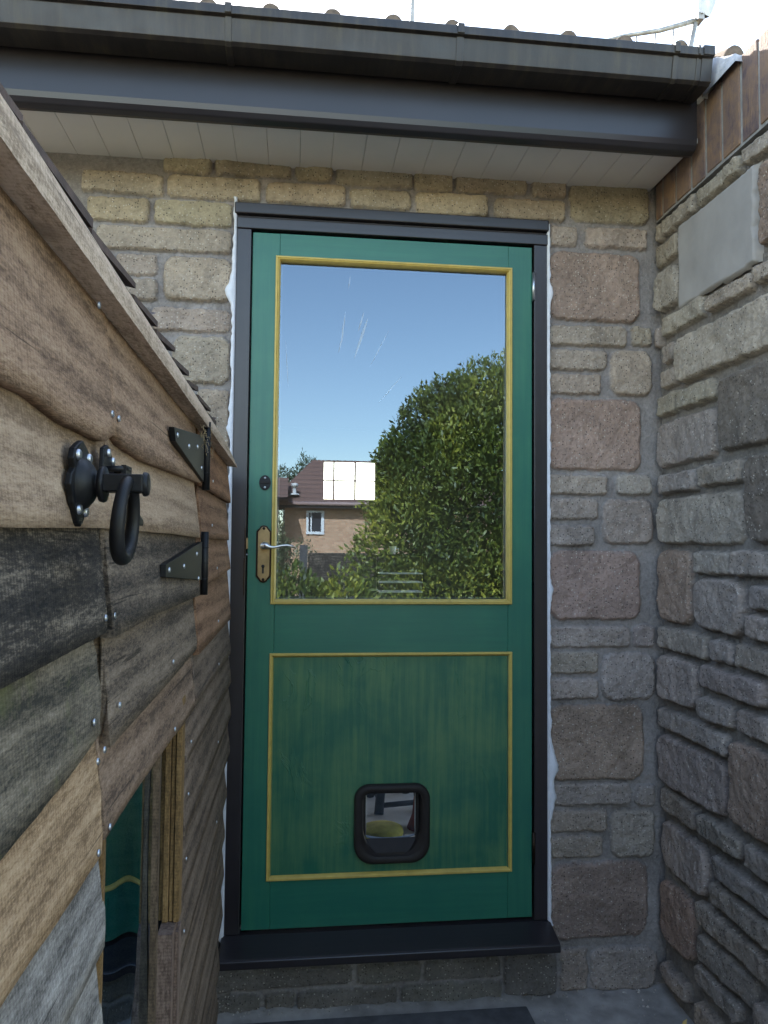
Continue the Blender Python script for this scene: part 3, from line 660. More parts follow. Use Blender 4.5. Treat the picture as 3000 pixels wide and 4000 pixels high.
# smooth cement patch
pu, pv = np.meshgrid(np.linspace(.13, .54, 90), np.linspace(1.745, 2.015, 60), indexing='ij')
edge = np.minimum.reduce([pu - .148 - .012 * fbm(pv * 30, pv * 0, 2), .515 - .02 * fbm(pv * 25, pv * 0 + 4, 6) - pu, pv - 1.762 - .014 * fbm(pu * 22, pu * 0, 9), 2.003 - .008 * fbm(pu * 22, pu * 0, 12) - pv])
hh = .0205 * np.clip(edge / .006 + .5, 0, 1) + .004 * fbm(pu * 8, pv * 8, 3) + .0012 * fbm(pu * 60, pv * 60, 5) - .003
idx = np.arange(pu.size).reshape(pu.shape); q = np.stack([idx[:-1, :-1], idx[1:, :-1], idx[1:, 1:], idx[:-1, 1:]], -1).reshape(-1, 4)
q = q[((edge[:-1, :-1] > -.004).ravel())]
npmesh('cement_patch', np.stack([1.237 - hh.ravel(), -pu.ravel(), pv.ravel()], -1), q, M['concrete'], gw)
# mortar lump on the coping where the eaves meet it
fz, = [None],
lu, lv_ = np.meshgrid(np.linspace(0, 1, 26), np.linspace(0, 1, 26), indexing='ij')
LX = 1.205 + lu * .14; LY = -.36 - lv_ * .16 + .05
hgt = np.clip(.085 * (1 - lv_) * (1 - .5 * lu), 0, 1) + .012 * fbm(lu * 8, lv_ * 8, 4)
edge = np.minimum(np.minimum(lu, 1 - lu), np.minimum(lv_, 1 - lv_)); hgt = np.where(edge <= 0, -.02, hgt)
idx = np.arange(lu.size).reshape(lu.shape); q = np.stack([idx[:-1, :-1], idx[1:, :-1], idx[1:, 1:], idx[:-1, 1:]], -1).reshape(-1, 4)
npmesh('flaunching', np.stack([LX.ravel(), LY.ravel(), (2.307 + hgt).ravel()], -1), q[:, ::-1], M['flash'], gw)
# leaf at the foot of the wall
lf = MB().add([(1.19, -.185, -.215), (1.20, -.175, -.209), (1.21, -.177, -.203), (1.20, -.192, -.213)], [(0, 1, 2, 3)])
tag(lf.build('fallen_leaf', plain('dry yellow leaf', (.55, .38, .12), .7), origin=(1.203, -.18, -.17)), 'small dry yellow leaf at the foot of the right wall', 'leaf')
# dark slab below the door
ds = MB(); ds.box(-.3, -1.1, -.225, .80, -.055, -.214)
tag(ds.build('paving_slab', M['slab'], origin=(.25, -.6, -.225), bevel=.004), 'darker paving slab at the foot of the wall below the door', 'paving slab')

g_ = MB()
for k in range(420):
    near = rnd.random() < .6
    x = rnd.uniform(-.05, 1.2); y = -abs(rnd.gauss(0, .05)) - .004 if near else rnd.uniform(-1.0, -.02); rr_ = rnd.uniform(.0015, .005)
    if x > -.3 and x < .81 and y < -.08: continue
    z0 = -.227 + (.012 if y > -.03 else 0)
    p = [(x + rr_ * math.cos(t + rnd.random()) * rnd.uniform(.7, 1.2), y + rr_ * math.sin(t + rnd.random()) * rnd.uniform(.7, 1.2), z0 + rr_ * .2) for t in (0, 1.6, 3.2, 4.8)]
    g_.add(p + [(x, y, z0 + rr_ * rnd.uniform(.9, 1.5))], [(0, 1, 4), (1, 2, 4), (2, 3, 4), (3, 0, 4)])
tag(g_.build('grit', plain('loose grit', (.34, .31, .28), .95, var=.5, sc=60), origin=(.5, -.1, -.225)), 'loose grit and small chips along the foot of the walls', 'grit', kind='stuff')

# ================================================================== SHED (left)
XG = -.033
BC = dict(
    b1=wood('board tan brown', (.13, .080, .052), (.32, .205, .135), (.47, .33, .22), .5, stain=.25),
    b2=wood('board pale tan', (.20, .135, .09), (.38, .27, .185), (.52, .39, .28), .25, stain=.15),
    b3l=wood('board blackened', (.012, .011, .011), (.050, .041, .034), (.27, .22, .17), .75, stain=.5),
    b3r=wood('board weathered dark', (.025, .021, .018), (.12, .092, .070), (.28, .22, .165), .6, stain=.5),
    b4l=wood('board mossy', (.035, .032, .026), (.14, .115, .085), (.30, .25, .19), .6, moss=(.10, .105, .04), stain=.4),
    b4r=wood('board grey brown', (.05, .038, .030), (.18, .135, .10), (.31, .245, .185), .5, stain=.3),
    b5l=wood('board fresh tan', (.17, .105, .058), (.39, .26, .155), (.55, .40, .27), .55, stain=.15),
    b5r=wood('board mid brown', (.07, .046, .033), (.22, .145, .10), (.36, .26, .19), .55, stain=.3),
    b6l=wood('board silver grey', (.08, .072, .068), (.23, .21, .195), (.42, .39, .37), .6, stain=.4),
    f1=wood('board orange brown', (.10, .048, .026), (.27, .135, .072), (.40, .23, .13), .4, stain=.25),
    f2=wood('board red brown', (.10, .050, .028), (.26, .145, .085), (.38, .23, .15), .4, stain=.25),
    f3=wood('board dull brown', (.07, .049, .036), (.19, .135, .10), (.29, .22, .165), .5, stain=.3),
)
strip_m = wood('batten pale sawn', (.30, .22, .16), (.60, .46, .35), (.75, .61, .50), .3, stain=.1)
def board(name, poly, top, mat, parent, y0, y1, seed, xo=0.0, rag0=0.0, rag1=0.0, thick=.012):
    """featheredge board: wavy bottom edge polyline poly [(y,z)], straight top, faces +x"""
    n = max(6, int((y1 - y0) / .012)); ys = np.linspace(y0, y1, n); zb = np.interp(ys, [p[0] for p in poly], [p[1] for p in poly])
    zb = zb + .0005 * fbm(ys * 9, ys * 0, seed, 3) + .0016 * fbm(ys * 60, ys * 0, seed + 3, 3)
    rows = 9; V = []; F = []
    for k in range(rows):
        t = k / (rows - 1); z = zb + (top - zb) * t
        yy = ys.copy(); yy[0] += rag0 * (vn(t * 13 + seed, 3.3) - .5); yy[-1] += rag1 * (vn(t * 13 + seed, 7.7) - .5)
        x = XG + xo - .0145 * t + .0016 * fbm(ys * 5, z * 9, seed + 7) + .0012 * fbm(ys * 40, z * 40, seed + 9)
        if k == 0: x = x - .0012
        V.append(np.stack([x, yy, z], -1))
    for z, x_ in ((zb, XG + xo - thick), (zb * 0 + top, XG + xo - .022)):
        V.append(np.stack([x_ + 0 * ys, ys, z], -1))
    R = rows; V = np.concatenate(V); tot = R + 2
    order = [R] + list(range(R)) + [R + 1]          # back bottom, front rows, back top
    for a, b in zip(order, order[1:] + order[:1]):
        for i in range(n - 1): F.append((a * n + i, a * n + i + 1, b * n + i + 1, b * n + i))
    # end caps
    for e, rev in ((0, True), (n - 1, False)):
        loop = [a * n + e for a in order]
        for i in range(1, len(loop) - 1):
            tri = (loop[0], loop[i], loop[i + 1], loop[i + 1]); F.append(tri)
    F4 = [f for f in F if f[2] != f[3]]; F3 = [f[:3] for f in F if f[2] == f[3]]
    m_ = MB(); m_.v = [tuple(p) for p in V]; m_.f = F4 + F3; m_.sm = [True] * len(F4) + [False] * len(F3)
    o = m_.build(name, mat, parent)
    return o
shed = thing('shed', 'low timber shed clad in rough boards along the left side', 'shed', (-.4, -1.4, -.225))
dl = thing('shed_door', 'near leaf of shed doors carrying the black ring latch', 'shed door', (XG, -2.14, -.15), 'doors of the timber shed')
dr = thing('shed_door', 'far leaf of shed doors with black hinges and low window', 'shed door', (XG, -.82, -.15), 'doors of the timber shed')
L0, L1, L2, L3 = -2.14, -1.482, -1.4745, -.822
# near leaf
board('cladding_board', [(-2.2, 1.166), (-1.758, 1.160), (-1.692, 1.162), (-1.624, 1.156), (-1.516, 1.157), (-1.488, 1.168)], 1.292, BC['b1'], dl, L0, L1 + .004, 1, .001)
board('cladding_board', [(-2.2, 1.074), (-1.75, 1.076), (-1.505, 1.082)], 1.185, BC['b2'], dl, L0, L1 + .0065, 2)
board('cladding_board', [(-2.2, .982), (-1.743, .983), (-1.511, .988)], 1.105, BC['b3l'], dl, L0, L1 - .004, 3)
board('cladding_board', [(-2.2, .88), (-1.734, .883), (-1.6, .89), (-1.508, .901)], 1.01, BC['b4l'], dl, L0, L1 - .012, 4, rag1=.02)
board('cladding_board', [(-2.2, .798), (-1.727, .796), (-1.606, .793), (-1.482, .791)], .925, BC['b5l'], dl, L0, -1.478, 5, rag1=.012)
board('cladding_board', [(-2.2, .70), (-1.7, .705), (-1.46, .70)], .822, BC['b6l'], dl, L0, -1.458, 6, rag1=.014)
zz = .605; s_i = 7
while zz > -.2:
    board('cladding_board', [(-2.2, zz), (-1.46, zz + .003)], zz + .122, BC['b6l' if s_i % 2 else 'b4l'], dl, L0, -1.459, s_i, rag1=.01); zz -= .095; s_i += 1
MB().box(XG - .05, L0, -.16, XG - .024, L1 - .02, 1.28).build('backing', M['slab'], dl)
# far leaf
board('cladding_board', [(-1.474, 1.172), (-1.435, 1.164), (-1.32, 1.162), (-1.1, 1.17), (-.833, 1.180)], 1.292, BC['b1'], dr, L2, L3, 21)
board('cladding_board', [(-1.474, 1.082), (-1.1, 1.084), (-.829, 1.082)], 1.188, BC['b2'], dr, L2, L3, 22)
board('cladding_board', [(-1.471, .981), (-1.26, .984), (-.87, .981)], 1.105, BC['b3r'], dr, L2, L3, 23, .002, rag0=.006)
board('cladding_board', [(-1.46, .880), (-1.234, .880), (-.797, .888)], 1.005, BC['b4r'], dr, -1.462, L3 - .006, 24, rag0=.016)
board('cladding_board', [(-1.467, .799), (-1.348, .801), (-1.144, .797), (-.893, .79)], .905, BC['b5r'], dr, -1.472, L3 - .02, 25)
zz = .115; s_i = 30
while zz > -.2:
    board('cladding_board', [(-1.45, zz), (-.97, zz)], zz + .122, BC['b4r' if s_i % 2 else 'f3'], dr, -1.452, -.995, s_i); zz -= .095; s_i += 1
MB().box(XG - .05, -1.47, -.16, XG - .024, -.995, .205).box(XG - .05, -1.47, .84, XG - .024, -.84, 1.28).build('backing', M['slab'], dr)
# window in the far leaf
pine = wood('varnished pine', (.10, .058, .022), (.21, .125, .05), (.30, .19, .085), .4, axis='z', saw=.3)
wfm = MB()
for (x0, x1, dy) in ((-.036, -.0445, .0), (-.0455, -.0515, .003), (-.0525, -.061, .0)): wfm.box(x1, -.975 + dy, .49, x0, -.945, .83)
wfm.box(-.070, -.968, .49, -.0612, -.945, .83)
MB().box(-.0655, -1.052, .24, -.056, -1.040, .845).build('glazing_strip', wood('strip pine', (.06, .04, .025), (.14, .095, .06), (.22, .15, .10), .4, axis='z', saw=.3), dr)
MB().box(-.062, -1.01, .24, -.040, -.955, .4885).box(-.0395, -.985, .24, -.035, -.95, .480).build('lower_post', wood('pinkish lower post', (.08, .05, .038), (.19, .13, .10), (.28, .20, .16), .4, axis='z', saw=.4), dr)
wfm.box(-.070, -1.462, .24, -.038, -1.452, .83)
win = wfm.build('window_frame', pine, dr, bevel=.0012)
MB().box(-.075, -1.46, .21, -.038, -.945, .239).build('bottom_rail', wood('rail pine', (.08, .05, .03), (.17, .11, .07), (.25, .17, .11), .4, saw=.4), win, bevel=.002)
pu, pv = np.meshgrid(np.linspace(-1.46, -.95, 60), np.linspace(.235, .84, 60), indexing='ij')
px = -.0665 + .0020 * np.sin(pu * 27 + 1.0) * np.sin((pv - .53) * 9 + .6)
idx = np.arange(pu.size).reshape(pu.shape); q = np.stack([idx[:-1, :-1], idx[1:, :-1], idx[1:, 1:], idx[:-1, 1:]], -1).reshape(-1, 4)
npmesh('window_pane', np.stack([px.ravel(), pu.ravel(), pv.ravel()], -1), q, M['acrylic'], win)
# fixed cladding right of the hinges
ends = [(1.176, 1.182, 1.292, 'f1', -.79, -.165), (1.083, 1.084, 1.205, 'f2', -.792, -.20), (.986, 1.010, 1.105, 'f2', -.792, -.14), (.873, .873, 1.03, 'f2', -.80, -.112), (.790, .778, .895, 'f3', -.82, -.075),
        (.720, .695, .81, 'f3', -.925, -.05), (.600, .60, .735, 'f3', -.93, -.035), (.505, .505, .63, 'f3', -.945, -.05), (.41, .41, .53, 'f3', -.955, -.12), (.315, .315, .435, 'f3', -.965, -.15), (.22, .22, .34, 'f3', -.975, -.16),
        (.125, .125, .245, 'f3', -.98, -.175), (.03, .03, .15, 'f3', -.985, -.24), (-.065, -.065, .055, 'f3', -.985, -.26), (-.155, -.155, -.04, 'f3', -.985, -.28), (-.222, -.222, -.13, 'f3', -.985, -.28)]
for i, (za, zb_, tp, mt, ya, yb) in enumerate(ends):
    board('cladding_board', [(-.98, za), (-.5, (za + zb_) / 2), (-.1, zb_)], tp, BC[mt], shed, ya, yb, 60 + i, -.001, rag0=.012, rag1=.014)
zz = 1.16; s_i = 80
while zz > -.2:
    board('cladding_board', [(-3.2, zz), (-2.1, zz)], zz + .13, BC['b4r' if s_i % 2 else 'b2'], shed, -3.2, -2.147, s_i); zz -= .095; s_i += 1
for bx_ in ((-.80, .80, -.25, 1.28), (-.93, -.16, -.28, .799), (-3.2, -.16, -2.16, 1.28)): MB().box(XG - .05, bx_[0], bx_[1], XG - .026, bx_[2], bx_[3]).build('framing', M['slab'], shed)
MB().box(-1.0, -.25, -.225, XG - .06, -.28, 1.28).box(-1.0, -3.2, -.225, XG - .06, -3.17, 1.28).box(-1.0, -3.17, -.225, -.98, -.28, 1.28).build('side_wall', BC['f3'], shed)
MB().box(-.978, -3.1, -.17, -.08, -.3, -.14).build('shed_floor', M['slab'], shed)
# roof edge batten, tapering to a splintered tip
ys = np.linspace(-3.2, -.137, 320); V = []; F = []
for i, y in enumerate(ys):
    tp = min(1, (-.137 - y) / .30); zt = 1.2795 + .0215 * (.08 + .92 * tp) + .0012 * float(fbm(np.array(y * 12), np.array(0.), 5)); zb_ = 1.2795 + .0016 * float(fbm(np.array(y * 16), np.array(2.), 9)) + .0008 * float(fbm(np.array(y * 90), np.array(2.), 9))
    x0 = -.023 + .001 * float(fbm(np.array(y * 6), np.array(5.), 2))
    V += [(x0, y, zb_), (x0 + .0008, y, (zt + zb_) / 2), (x0, y, zt), (-.060, y, zt + .004), (-.060, y, zb_ + .003)]
for i in range(len(ys) - 1):
    for k in range(5): F.append((i * 5 + k, i * 5 + (k + 1) % 5, (i + 1) * 5 + (k + 1) % 5, (i + 1) * 5 + k))
m_ = MB().add(V, F, False); m_.f += [tuple(range(5)), tuple(range(len(V) - 5, len(V)))[::-1]]; m_.sm += [False, False]
m_.build('roof_batten', strip_m, shed)
MB().add([(-.0605, -3.2, 1.283), (-.0605, -.30, 1.283), (-1.05, -.30, 1.49), (-1.05, -3.2, 1.49)], [(0, 1, 2, 3)]).add([(-.0605, -3.2, 1.30), (-.0605, -.30, 1.30), (-1.05, -.30, 1.507), (-1.05, -3.2, 1.507)], [(3, 2, 1, 0)]).build('roof_deck', BC['f3'], shed)
shm = plain('dark brown shingle', (.075, .048, .038), .85, var=.35, sc=40, bmp=.7)
y = -3.2; i = 0
sg = MB()
while y < -.58:
    ln = rnd.uniform(.12, .20); e = min(y + ln, -.556); z0 = 1.3125; lift = rnd.uniform(.018, .028); xo = rnd.uniform(-.003, .003)
    za, zb_ = z0 + .012, z0 + lift
    sl_ = .2
    for (dx, dz) in ((0, 0),):
        x0 = -.036 + xo; x1 = -.40
        A = [(x0, y, za), (x0, e, zb_), (x1, e, zb_ + (x0 - x1) * sl_), (x1, y, za + (x0 - x1) * sl_)]
        B = [(a, b, c - .0055 - rnd.random() * .003) for a, b, c in A]
        sg.add(A + B, [(0, 1, 2, 3), (7, 6, 5, 4), (0, 4, 5, 1), (1, 5, 6, 2), (3, 7, 4, 0)])
        if rnd.random() < .5:
            yy = e - rnd.uniform(.0, .03); sg.add([(x0, yy - .02, zb_ - .002), (x0 + .001, yy, zb_ + .006), (x0 - .05, yy, zb_ + .016), (x0 - .05, yy - .02, zb_ + .008)], [(0, 1, 2, 3)])
    y = e - .006 if e < -.56 else 0; i += 1
sg.box(-.40, -3.2, 1.288, -.0365, -.556, 1.322)
for zlev, xa, xb in ((.02, -.41, -.72), (.03, -.73, -1.04)):
    sg.add([(xa, -3.2, 1.33 + (-.036 - xa) * .21), (xa, -.56, 1.33 + (-.036 - xa) * .21), (xb, -.56, 1.33 + (-.036 - xb) * .21), (xb, -3.2, 1.33 + (-.036 - xb) * .21)], [(0, 1, 2, 3)])
sg.build('shingles', shm, shed)
# screws in the boards
def screws(pts, parent, r=.0031, x=XG + .001, kind='screw'):
    for (y, z) in pts:
        m_ = MB().lathe((x - .002, y, z), (1, 0, 0), [(0, r), (.0012, r), (.0017, r * .8), (.0016, r * .35), (.0006, 0)], 12); m_.build(kind, M['steel'], parent)
screws([(-1.549, 1.268), (-1.496, 1.002), (-1.527, .917), (-1.511, .880), (-1.488, .884), (-1.4995, .798), (-1.492, 1.186)], dl)
screws([(-1.466, 1.186), (-1.463, 1.001), (-1.431, .912), (-1.459, .806), (-1.10, .905), (-1.07, .805)], dr)
screws([(-.62, 1.20), (-.62, 1.11), (-.5, 1.02), (-.45, .90), (-.42, .80), (-.88, .74), (-.90, .66), (-.91, .56), (-.92, .45), (-.93, .30), (-.40, .62), (-.40, .44)], shed, .0028, XG)
# T hinges
def t_hinge(poly, z0, z1, sc, parent):
    X0 = XG + .0035
    m_ = MB().prism(poly, lambda a, b, w: (w, a, b), XG - .004, X0); h = m_.build('strap_hinge', M['iron'], parent, bevel=.0006)
    k_ = MB(); ym = -.812
    k_.tube([(X0 + .003, ym, z0), (X0 + .003, ym, z1)], .0068, 16)
    for t in (.25, .5, .75): k_.tube([(X0 + .003, ym, z0 + (z1 - z0) * t - .0008), (X0 + .003, ym, z0 + (z1 - z0) * t + .0008)], .0074, 16)
    k_.build('knuckle', M['iron'], h)
    s_ = MB()
    for y, z in sc: s_.lathe((X0, y, z), (1, 0, 0), [(0, .0038), (.0012, .0036), (.002, .0022), (.0016, 0)], 12)
    s_.build('screw', M['steel'], h)
t_hinge([(-1.163, 1.226), (-1.148, 1.209), (-.83, 1.182), (-.816, 1.182), (-.816, 1.262), (-.83, 1.262)], 1.1675, 1.290, [(-1.135, 1.219), (-1.02, 1.219), (-.92, 1.231), (-.86, 1.202)], dr)
t_hinge([(-1.203, 1.043), (-1.203, 1.027), (-.83, 1.008), (-.816, 1.008), (-.816, 1.075), (-.83, 1.075)], .981, 1.093, [(-1.18, 1.0355), (-1.045, 1.037), (-.90, 1.054), (-.87, 1.012)], dr)
# ring latch
lp = [(-1.606, 1.144), (-1.617, 1.139), (-1.621, 1.131), (-1.616, 1.124), (-1.624, 1.119), (-1.627, 1.111), (-1.620, 1.103), (-1.618, 1.098), (-1.611, 1.092), (-1.603, 1.083), (-1.597, 1.0805),
      (-1.592, 1.083), (-1.582, 1.092), (-1.576, 1.098), (-1.574, 1.103), (-1.567, 1.111), (-1.570, 1.119), (-1.578, 1.124), (-1.573, 1.131), (-1.577, 1.139), (-1.588, 1.144), (-1.597, 1.147)]
la = MB().prism(lp, lambda a, b, w: (w, a, b), XG - .002, XG + .003).build('ring_latch', M['iron'], dl, bevel=.001)
LC = (XG + .003, -1.597, 1.1135)
MB().lathe(LC, (1, 0, 0), [(0, .020), (.004, .0185), (.008, .014), (.011, .009), (.013, .0085), (.0135, .0135), (.016, .0142), (.0175, .0135), (.018, .0065)], 28).build('boss', M['iron'], la)
sp = MB(); x0 = LC[0] + .017; sp.box(x0, LC[1] - .0105, LC[2] - .006, x0 + .030, LC[1] + .0105, LC[2] + .0075)
sp.lathe((x0 + .029, LC[1], LC[2] + .0006), (1, 0, 0), [(0, .0095), (.0025, .0095), (.004, .008), (.004, 0)], 20); sp.build('spindle', M['iron'], la, bevel=.0015)
rg = MB(); cxr = XG + .037; pts = []
for k in range(48):
    a = 2 * math.pi * k / 48; ry = .0262 * (1 - .10 * math.sin(a)); pts.append((cxr + .002 * math.sin(a), LC[1] - .004 + ry * math.cos(a), 1.0865 + .0295 * math.sin(a)))
rr = [.0046 + .0012 * (0.5 - .5 * math.sin(2 * math.pi * k / 48)) for k in range(48)]
rg.tube(pts, rr, 14, closed=True); rg.build('ring', M['iron'], la)
s_ = MB()
for y, z in ((-1.612, 1.1345), (-1.582, 1.1345), (-1.606, 1.0935), (-1.588, 1.0925)): s_.lathe((XG + .0032, y, z), (1, 0, 0), [(0, .0042), (.0016, .004), (.0026, .0028), (.002, 0)], 14)
s_.build('screw', M['steel'], la)
kp = MB(); kp.prism([(-1.532, 1.150), (-1.520, 1.154), (-1.508, 1.150), (-1.50, 1.143), (-1.49, 1.140), (-1.49, 1.128), (-1.535, 1.128)], lambda a, b, w: (w, a, b), XG - .001, XG + .003)
keep = kp.build('latch_keeper', M['iron'], dr if False else dl, bevel=.0008)
k2 = MB(); k2.tube([(XG + .003, -1.522, 1.133), (XG + .014, -1.520, 1.1335), (XG + .0165, -1.514, 1.134), (XG + .0165, -1.500, 1.134), (XG + .014, -1.494, 1.134), (XG + .003, -1.492, 1.134)], .0026, 8)
k2.box(XG + .0145, -1.519, 1.118, XG + .0185, -1.495, 1.137); k2.build('staple', M['iron'], keep)
s_ = MB()
for y, z in ((-1.519, 1.147), (-1.502, 1.1415)): s_.lathe((XG + .0032, y, z), (1, 0, 0), [(0, .0036), (.0016, .0034), (.002, 0)], 12)
s_.build('screw', M['steel'], keep)
MB().prism([(-1.455, 1.116), (-1.425, 1.113), (-1.358, 1.095), (-1.353, 1.091), (-1.358, 1.088), (-1.452, 1.088)], lambda a, b, w: (w, a, b), XG - .003, XG + .0035).build('catch_plate', M['iron'], dr, bevel=.001)
# wood fibres hanging at the batten end
fb = MB()
for k in range(26):
    y = -.80 + rnd.uniform(-.10, .06); z = 1.272 + rnd.uniform(-.03, .006); x = XG + rnd.uniform(.003, .012); p = [(x, y, z)]
    for j in range(4): p.append((p[-1][0] + rnd.uniform(-.002, .003), p[-1][1] + rnd.uniform(-.018, .018), p[-1][2] + rnd.uniform(-.008, .004)))
    fb.tube(p, .00035, 4)
tag(fb.build('wood_fibres', plain('straw fibre', (.45, .33, .18), .9), shed))

# ================================================================== ROOFTOP: aerial and pole
ae = thing('tv_aerial', 'rooftop television aerial with drooping rods and pale reflector', 'aerial', (2.13, 1.5, 2.9))
am = plain('weathered aluminium', (.34, .32, .30), .55, .5, var=.3, sc=30)
MB().tube([(2.13, 1.5, 2.9), (2.165, 1.5, 3.70), (2.20, 1.5, 3.86)], [.016, .014, .012], 10).build('mast', am, ae)
MB().tube([(1.66, 1.5, 3.705), (1.80, 1.5, 3.752), (2.0, 1.5, 3.80), (2.235, 1.5, 3.885)], [.006, .010, .012, .014], 10).build('boom', am, ae)
for x, z, d in ((1.775, 3.742, .10), (1.87, 3.772, .12), (1.975, 3.80, .20), (2.075, 3.83, .24)):
    MB().tube([(x, 1.5, z), (x + .004, 1.5, z - d * .5), (x - .025, 1.5, z - d)], .0045, 6).build('rod', am, ae)
MB().box(2.20, 1.47, 3.865, 2.235, 1.53, 3.90).build('clamp', am, ae)
rf = MB(); n = 14; V = []
for i in range(n + 1):
    t = i / n; z = 3.89 + .34 * t; w = .05 * math.sin(math.pi * min(1, t * .8 + .15)) + .012
    V += [(2.215, 1.46, z), (2.225 + w * 1.6, 1.50, z + .01), (2.215, 1.54, z)]
rf.add(V, [(3 * i + k, 3 * i + k + 1, 3 * i + 4 + k, 3 * i + 3 + k) for i in range(n) for k in range(2)] + [(3 * i + 2, 3 * i, 3 * i + 3, 3 * i + 5) for i in range(n)], True)
rf.build('reflector', plain('pale reflector', (.6, .6, .62), .5), ae)
tag(MB().tube([(.672, 1.5, 3.1), (.684, 1.5, 3.72), (.690, 1.5, 3.95), (.70, 1.5, 4.5)], [.012, .011, .010, .009], 10).build('pole', am, origin=(.67, 1.5, 3.1)), 'thin pale pole standing on the roof above the door', 'pole')

# ================================================================== BEHIND THE CAMERA, seen mirrored in the glass
def leaves(name, blobs, n, size, mat, parent, seed, asp=.35):
    rs = np.random.RandomState(seed); V = []; Cc = []
    tot = sum(b[6] for b in blobs)
    for (cx, cy, cz, rx, ry, rz, w) in blobs:
        k = int(n * w / tot); d = rs.normal(size=(k, 3)); d /= np.linalg.norm(d, axis=1)[:, None]
        rad = np.clip(1 - np.abs(rs.normal(0, .16, k)), .25, 1.0)
        bumps = 1 + .36 * (vn(d[:, 0] * 3 + 9 + d[:, 2] * 2, d[:, 1] * 3 + 5, seed) - .5) + .26 * (vn(d[:, 0] * 9 + 9, d[:, 2] * 9 + 5, seed + 2) - .5)
        P = np.array([cx, cy, cz]) + d * np.array([rx, ry, rz]) * (rad * bumps)[:, None]
        dirn = d * .6 + rs.normal(0, .6, (k, 3)) + np.array([0, 0, .5]); dirn /= np.linalg.norm(dirn, axis=1)[:, None]
        sidev = np.cross(dirn, rs.normal(size=(k, 3))); sidev /= np.linalg.norm(sidev, axis=1)[:, None]
        L = size * rs.uniform(.6, 1.3, k)[:, None]; W = L * asp / 2
        V.append(np.stack([P - dirn * 0, P + dirn * L * .5 + sidev * W, P + dirn * L, P + dirn * L * .5 - sidev * W], 1).reshape(-1, 3))
        c = np.repeat(np.clip(rs.rand(k) * .55 + .6 * vn(P[:, 0] * 2.6, P[:, 2] * 2.6 + P[:, 1], 5) - .1, 0, 1), 4)
        Cc.append(np.stack([c, c, c, c * 0 + 1], -1))
    V = np.concatenate(V); Cc = np.concatenate(Cc); F = np.arange(len(V)).reshape(-1, 4)
    return npmesh(name, V, F, mat, parent, smooth=False, cols=Cc)
LM = leaf_mat('laurel leaf', (.020, .045, .010), (.13, .165, .022), (.42, .40, .05))
LD = leaf_mat('dark leaf', (.012, .030, .010), (.035, .065, .02), (.08, .11, .03))
bark = plain('bark', (.09, .065, .045), .95, var=.3, sc=20, bmp=.8)
def trunk(pts, r, parent): MB().tube(pts, r, 8).build('trunk', bark, parent)
tr = thing('laurel_tree', 'big glossy laurel tree mirrored in the door glass', 'tree', (2.6, -6.2, -.2))
SPR = [(2.3 + 1.12 * math.cos(t), -6.05, 1.72 + 1.08 * math.sin(t), .17 + .1 * rnd.random(), .3, .20 + .12 * rnd.random(), .16) for t in [rnd.uniform(.2, 3.4) for _ in range(34)]]
leaves('crown', SPR + [(2.3, -6.1, 1.68, 1.08, 1.1, 1.04, 6), (2.55, -6.1, 1.75, 1.15, 1.1, 1.25, 4), (1.75, -6.0, 1.35, .85, .9, 1.0, 3.2), (3.6, -6.3, 1.6, 1.2, 1.0, 1.5, 3), (1.35, -5.8, .85, .6, .7, .85, 2), (2.2, -5.6, .55, 1.2, .7, .8, 3), (2.35, -6.2, 2.62, .6, .6, .6, 1.3), (1.75, -6.1, 1.95, .5, .5, .5, 1), (2.1, -6.1, 2.2, .55, .6, .5, 1.4), (2.9, -6.3, 2.6, .9, .7, .7, 1.6), (1.4, -5.9, 1.5, .4, .5, .5, .8)], 95000, .065, LM, tr, 3)
trunk([(2.6, -6.2, -.2), (2.55, -6.2, .7), (2.5, -6.15, 1.6)], [.12, .09, .05], tr)
for p in ((1.8, -6, 1.4), (3.4, -6.3, 1.6), (2.3, -5.8, 2.3)): MB().tube([(2.57, -6.2, .5), ((p[0] + 2.5) / 2, -6.1, (p[2] + .7) / 2), p], [.06, .045, .02], 7).build('limb', bark, tr)
sh = thing('shrub', 'low leafy shrub mirrored at the foot of the glass', 'shrub', (.1, -5.0, -.2))
leaves('foliage', [(.15, -5.0, .32, .42, .4, .48, 2), (-.35, -5.1, .45, .4, .4, .7, 1.5), (.62, -5.2, .32, .4, .35, .48, 1.5)], 9000, .075, LM, sh, 8)
trunk([(.1, -5.0, -.2), (.12, -5, .3)], [.03, .02], sh)
sh = thing('bush', 'pale leafy bush in front of the mirrored brick wall', 'shrub', (-.2, -9, -.2))
leaves('foliage', [(-.35, -9.0, .9, .35, .35, .75, 2), (.05, -9.2, .5, .5, .4, .7, 1)], 6000, .06, leaf_mat('pale leaf', (.05, .07, .03), (.12, .14, .06), (.25, .24, .11)), sh, 12)
trunk([(-.2, -9, -.2), (-.25, -9, .8)], [.03, .02], sh)
tr = thing('conifer', 'dark evergreen tree behind the mirrored bungalow roof', 'tree', (-.3, -26, -.2))
leaves('crown', [(-.5, -26, 2.4, 1.4, 1.0, 1.7, 2), (.7, -26.3, 2.7, .9, .9, 1.75, 2), (-2.2, -26, 2.2, 1.2, 1, 1.6, 1)], 12000, .16, LD, tr, 14, .22)
trunk([(-.3, -26, -.2), (-.2, -26, 2.5)], [.18, .08], tr)
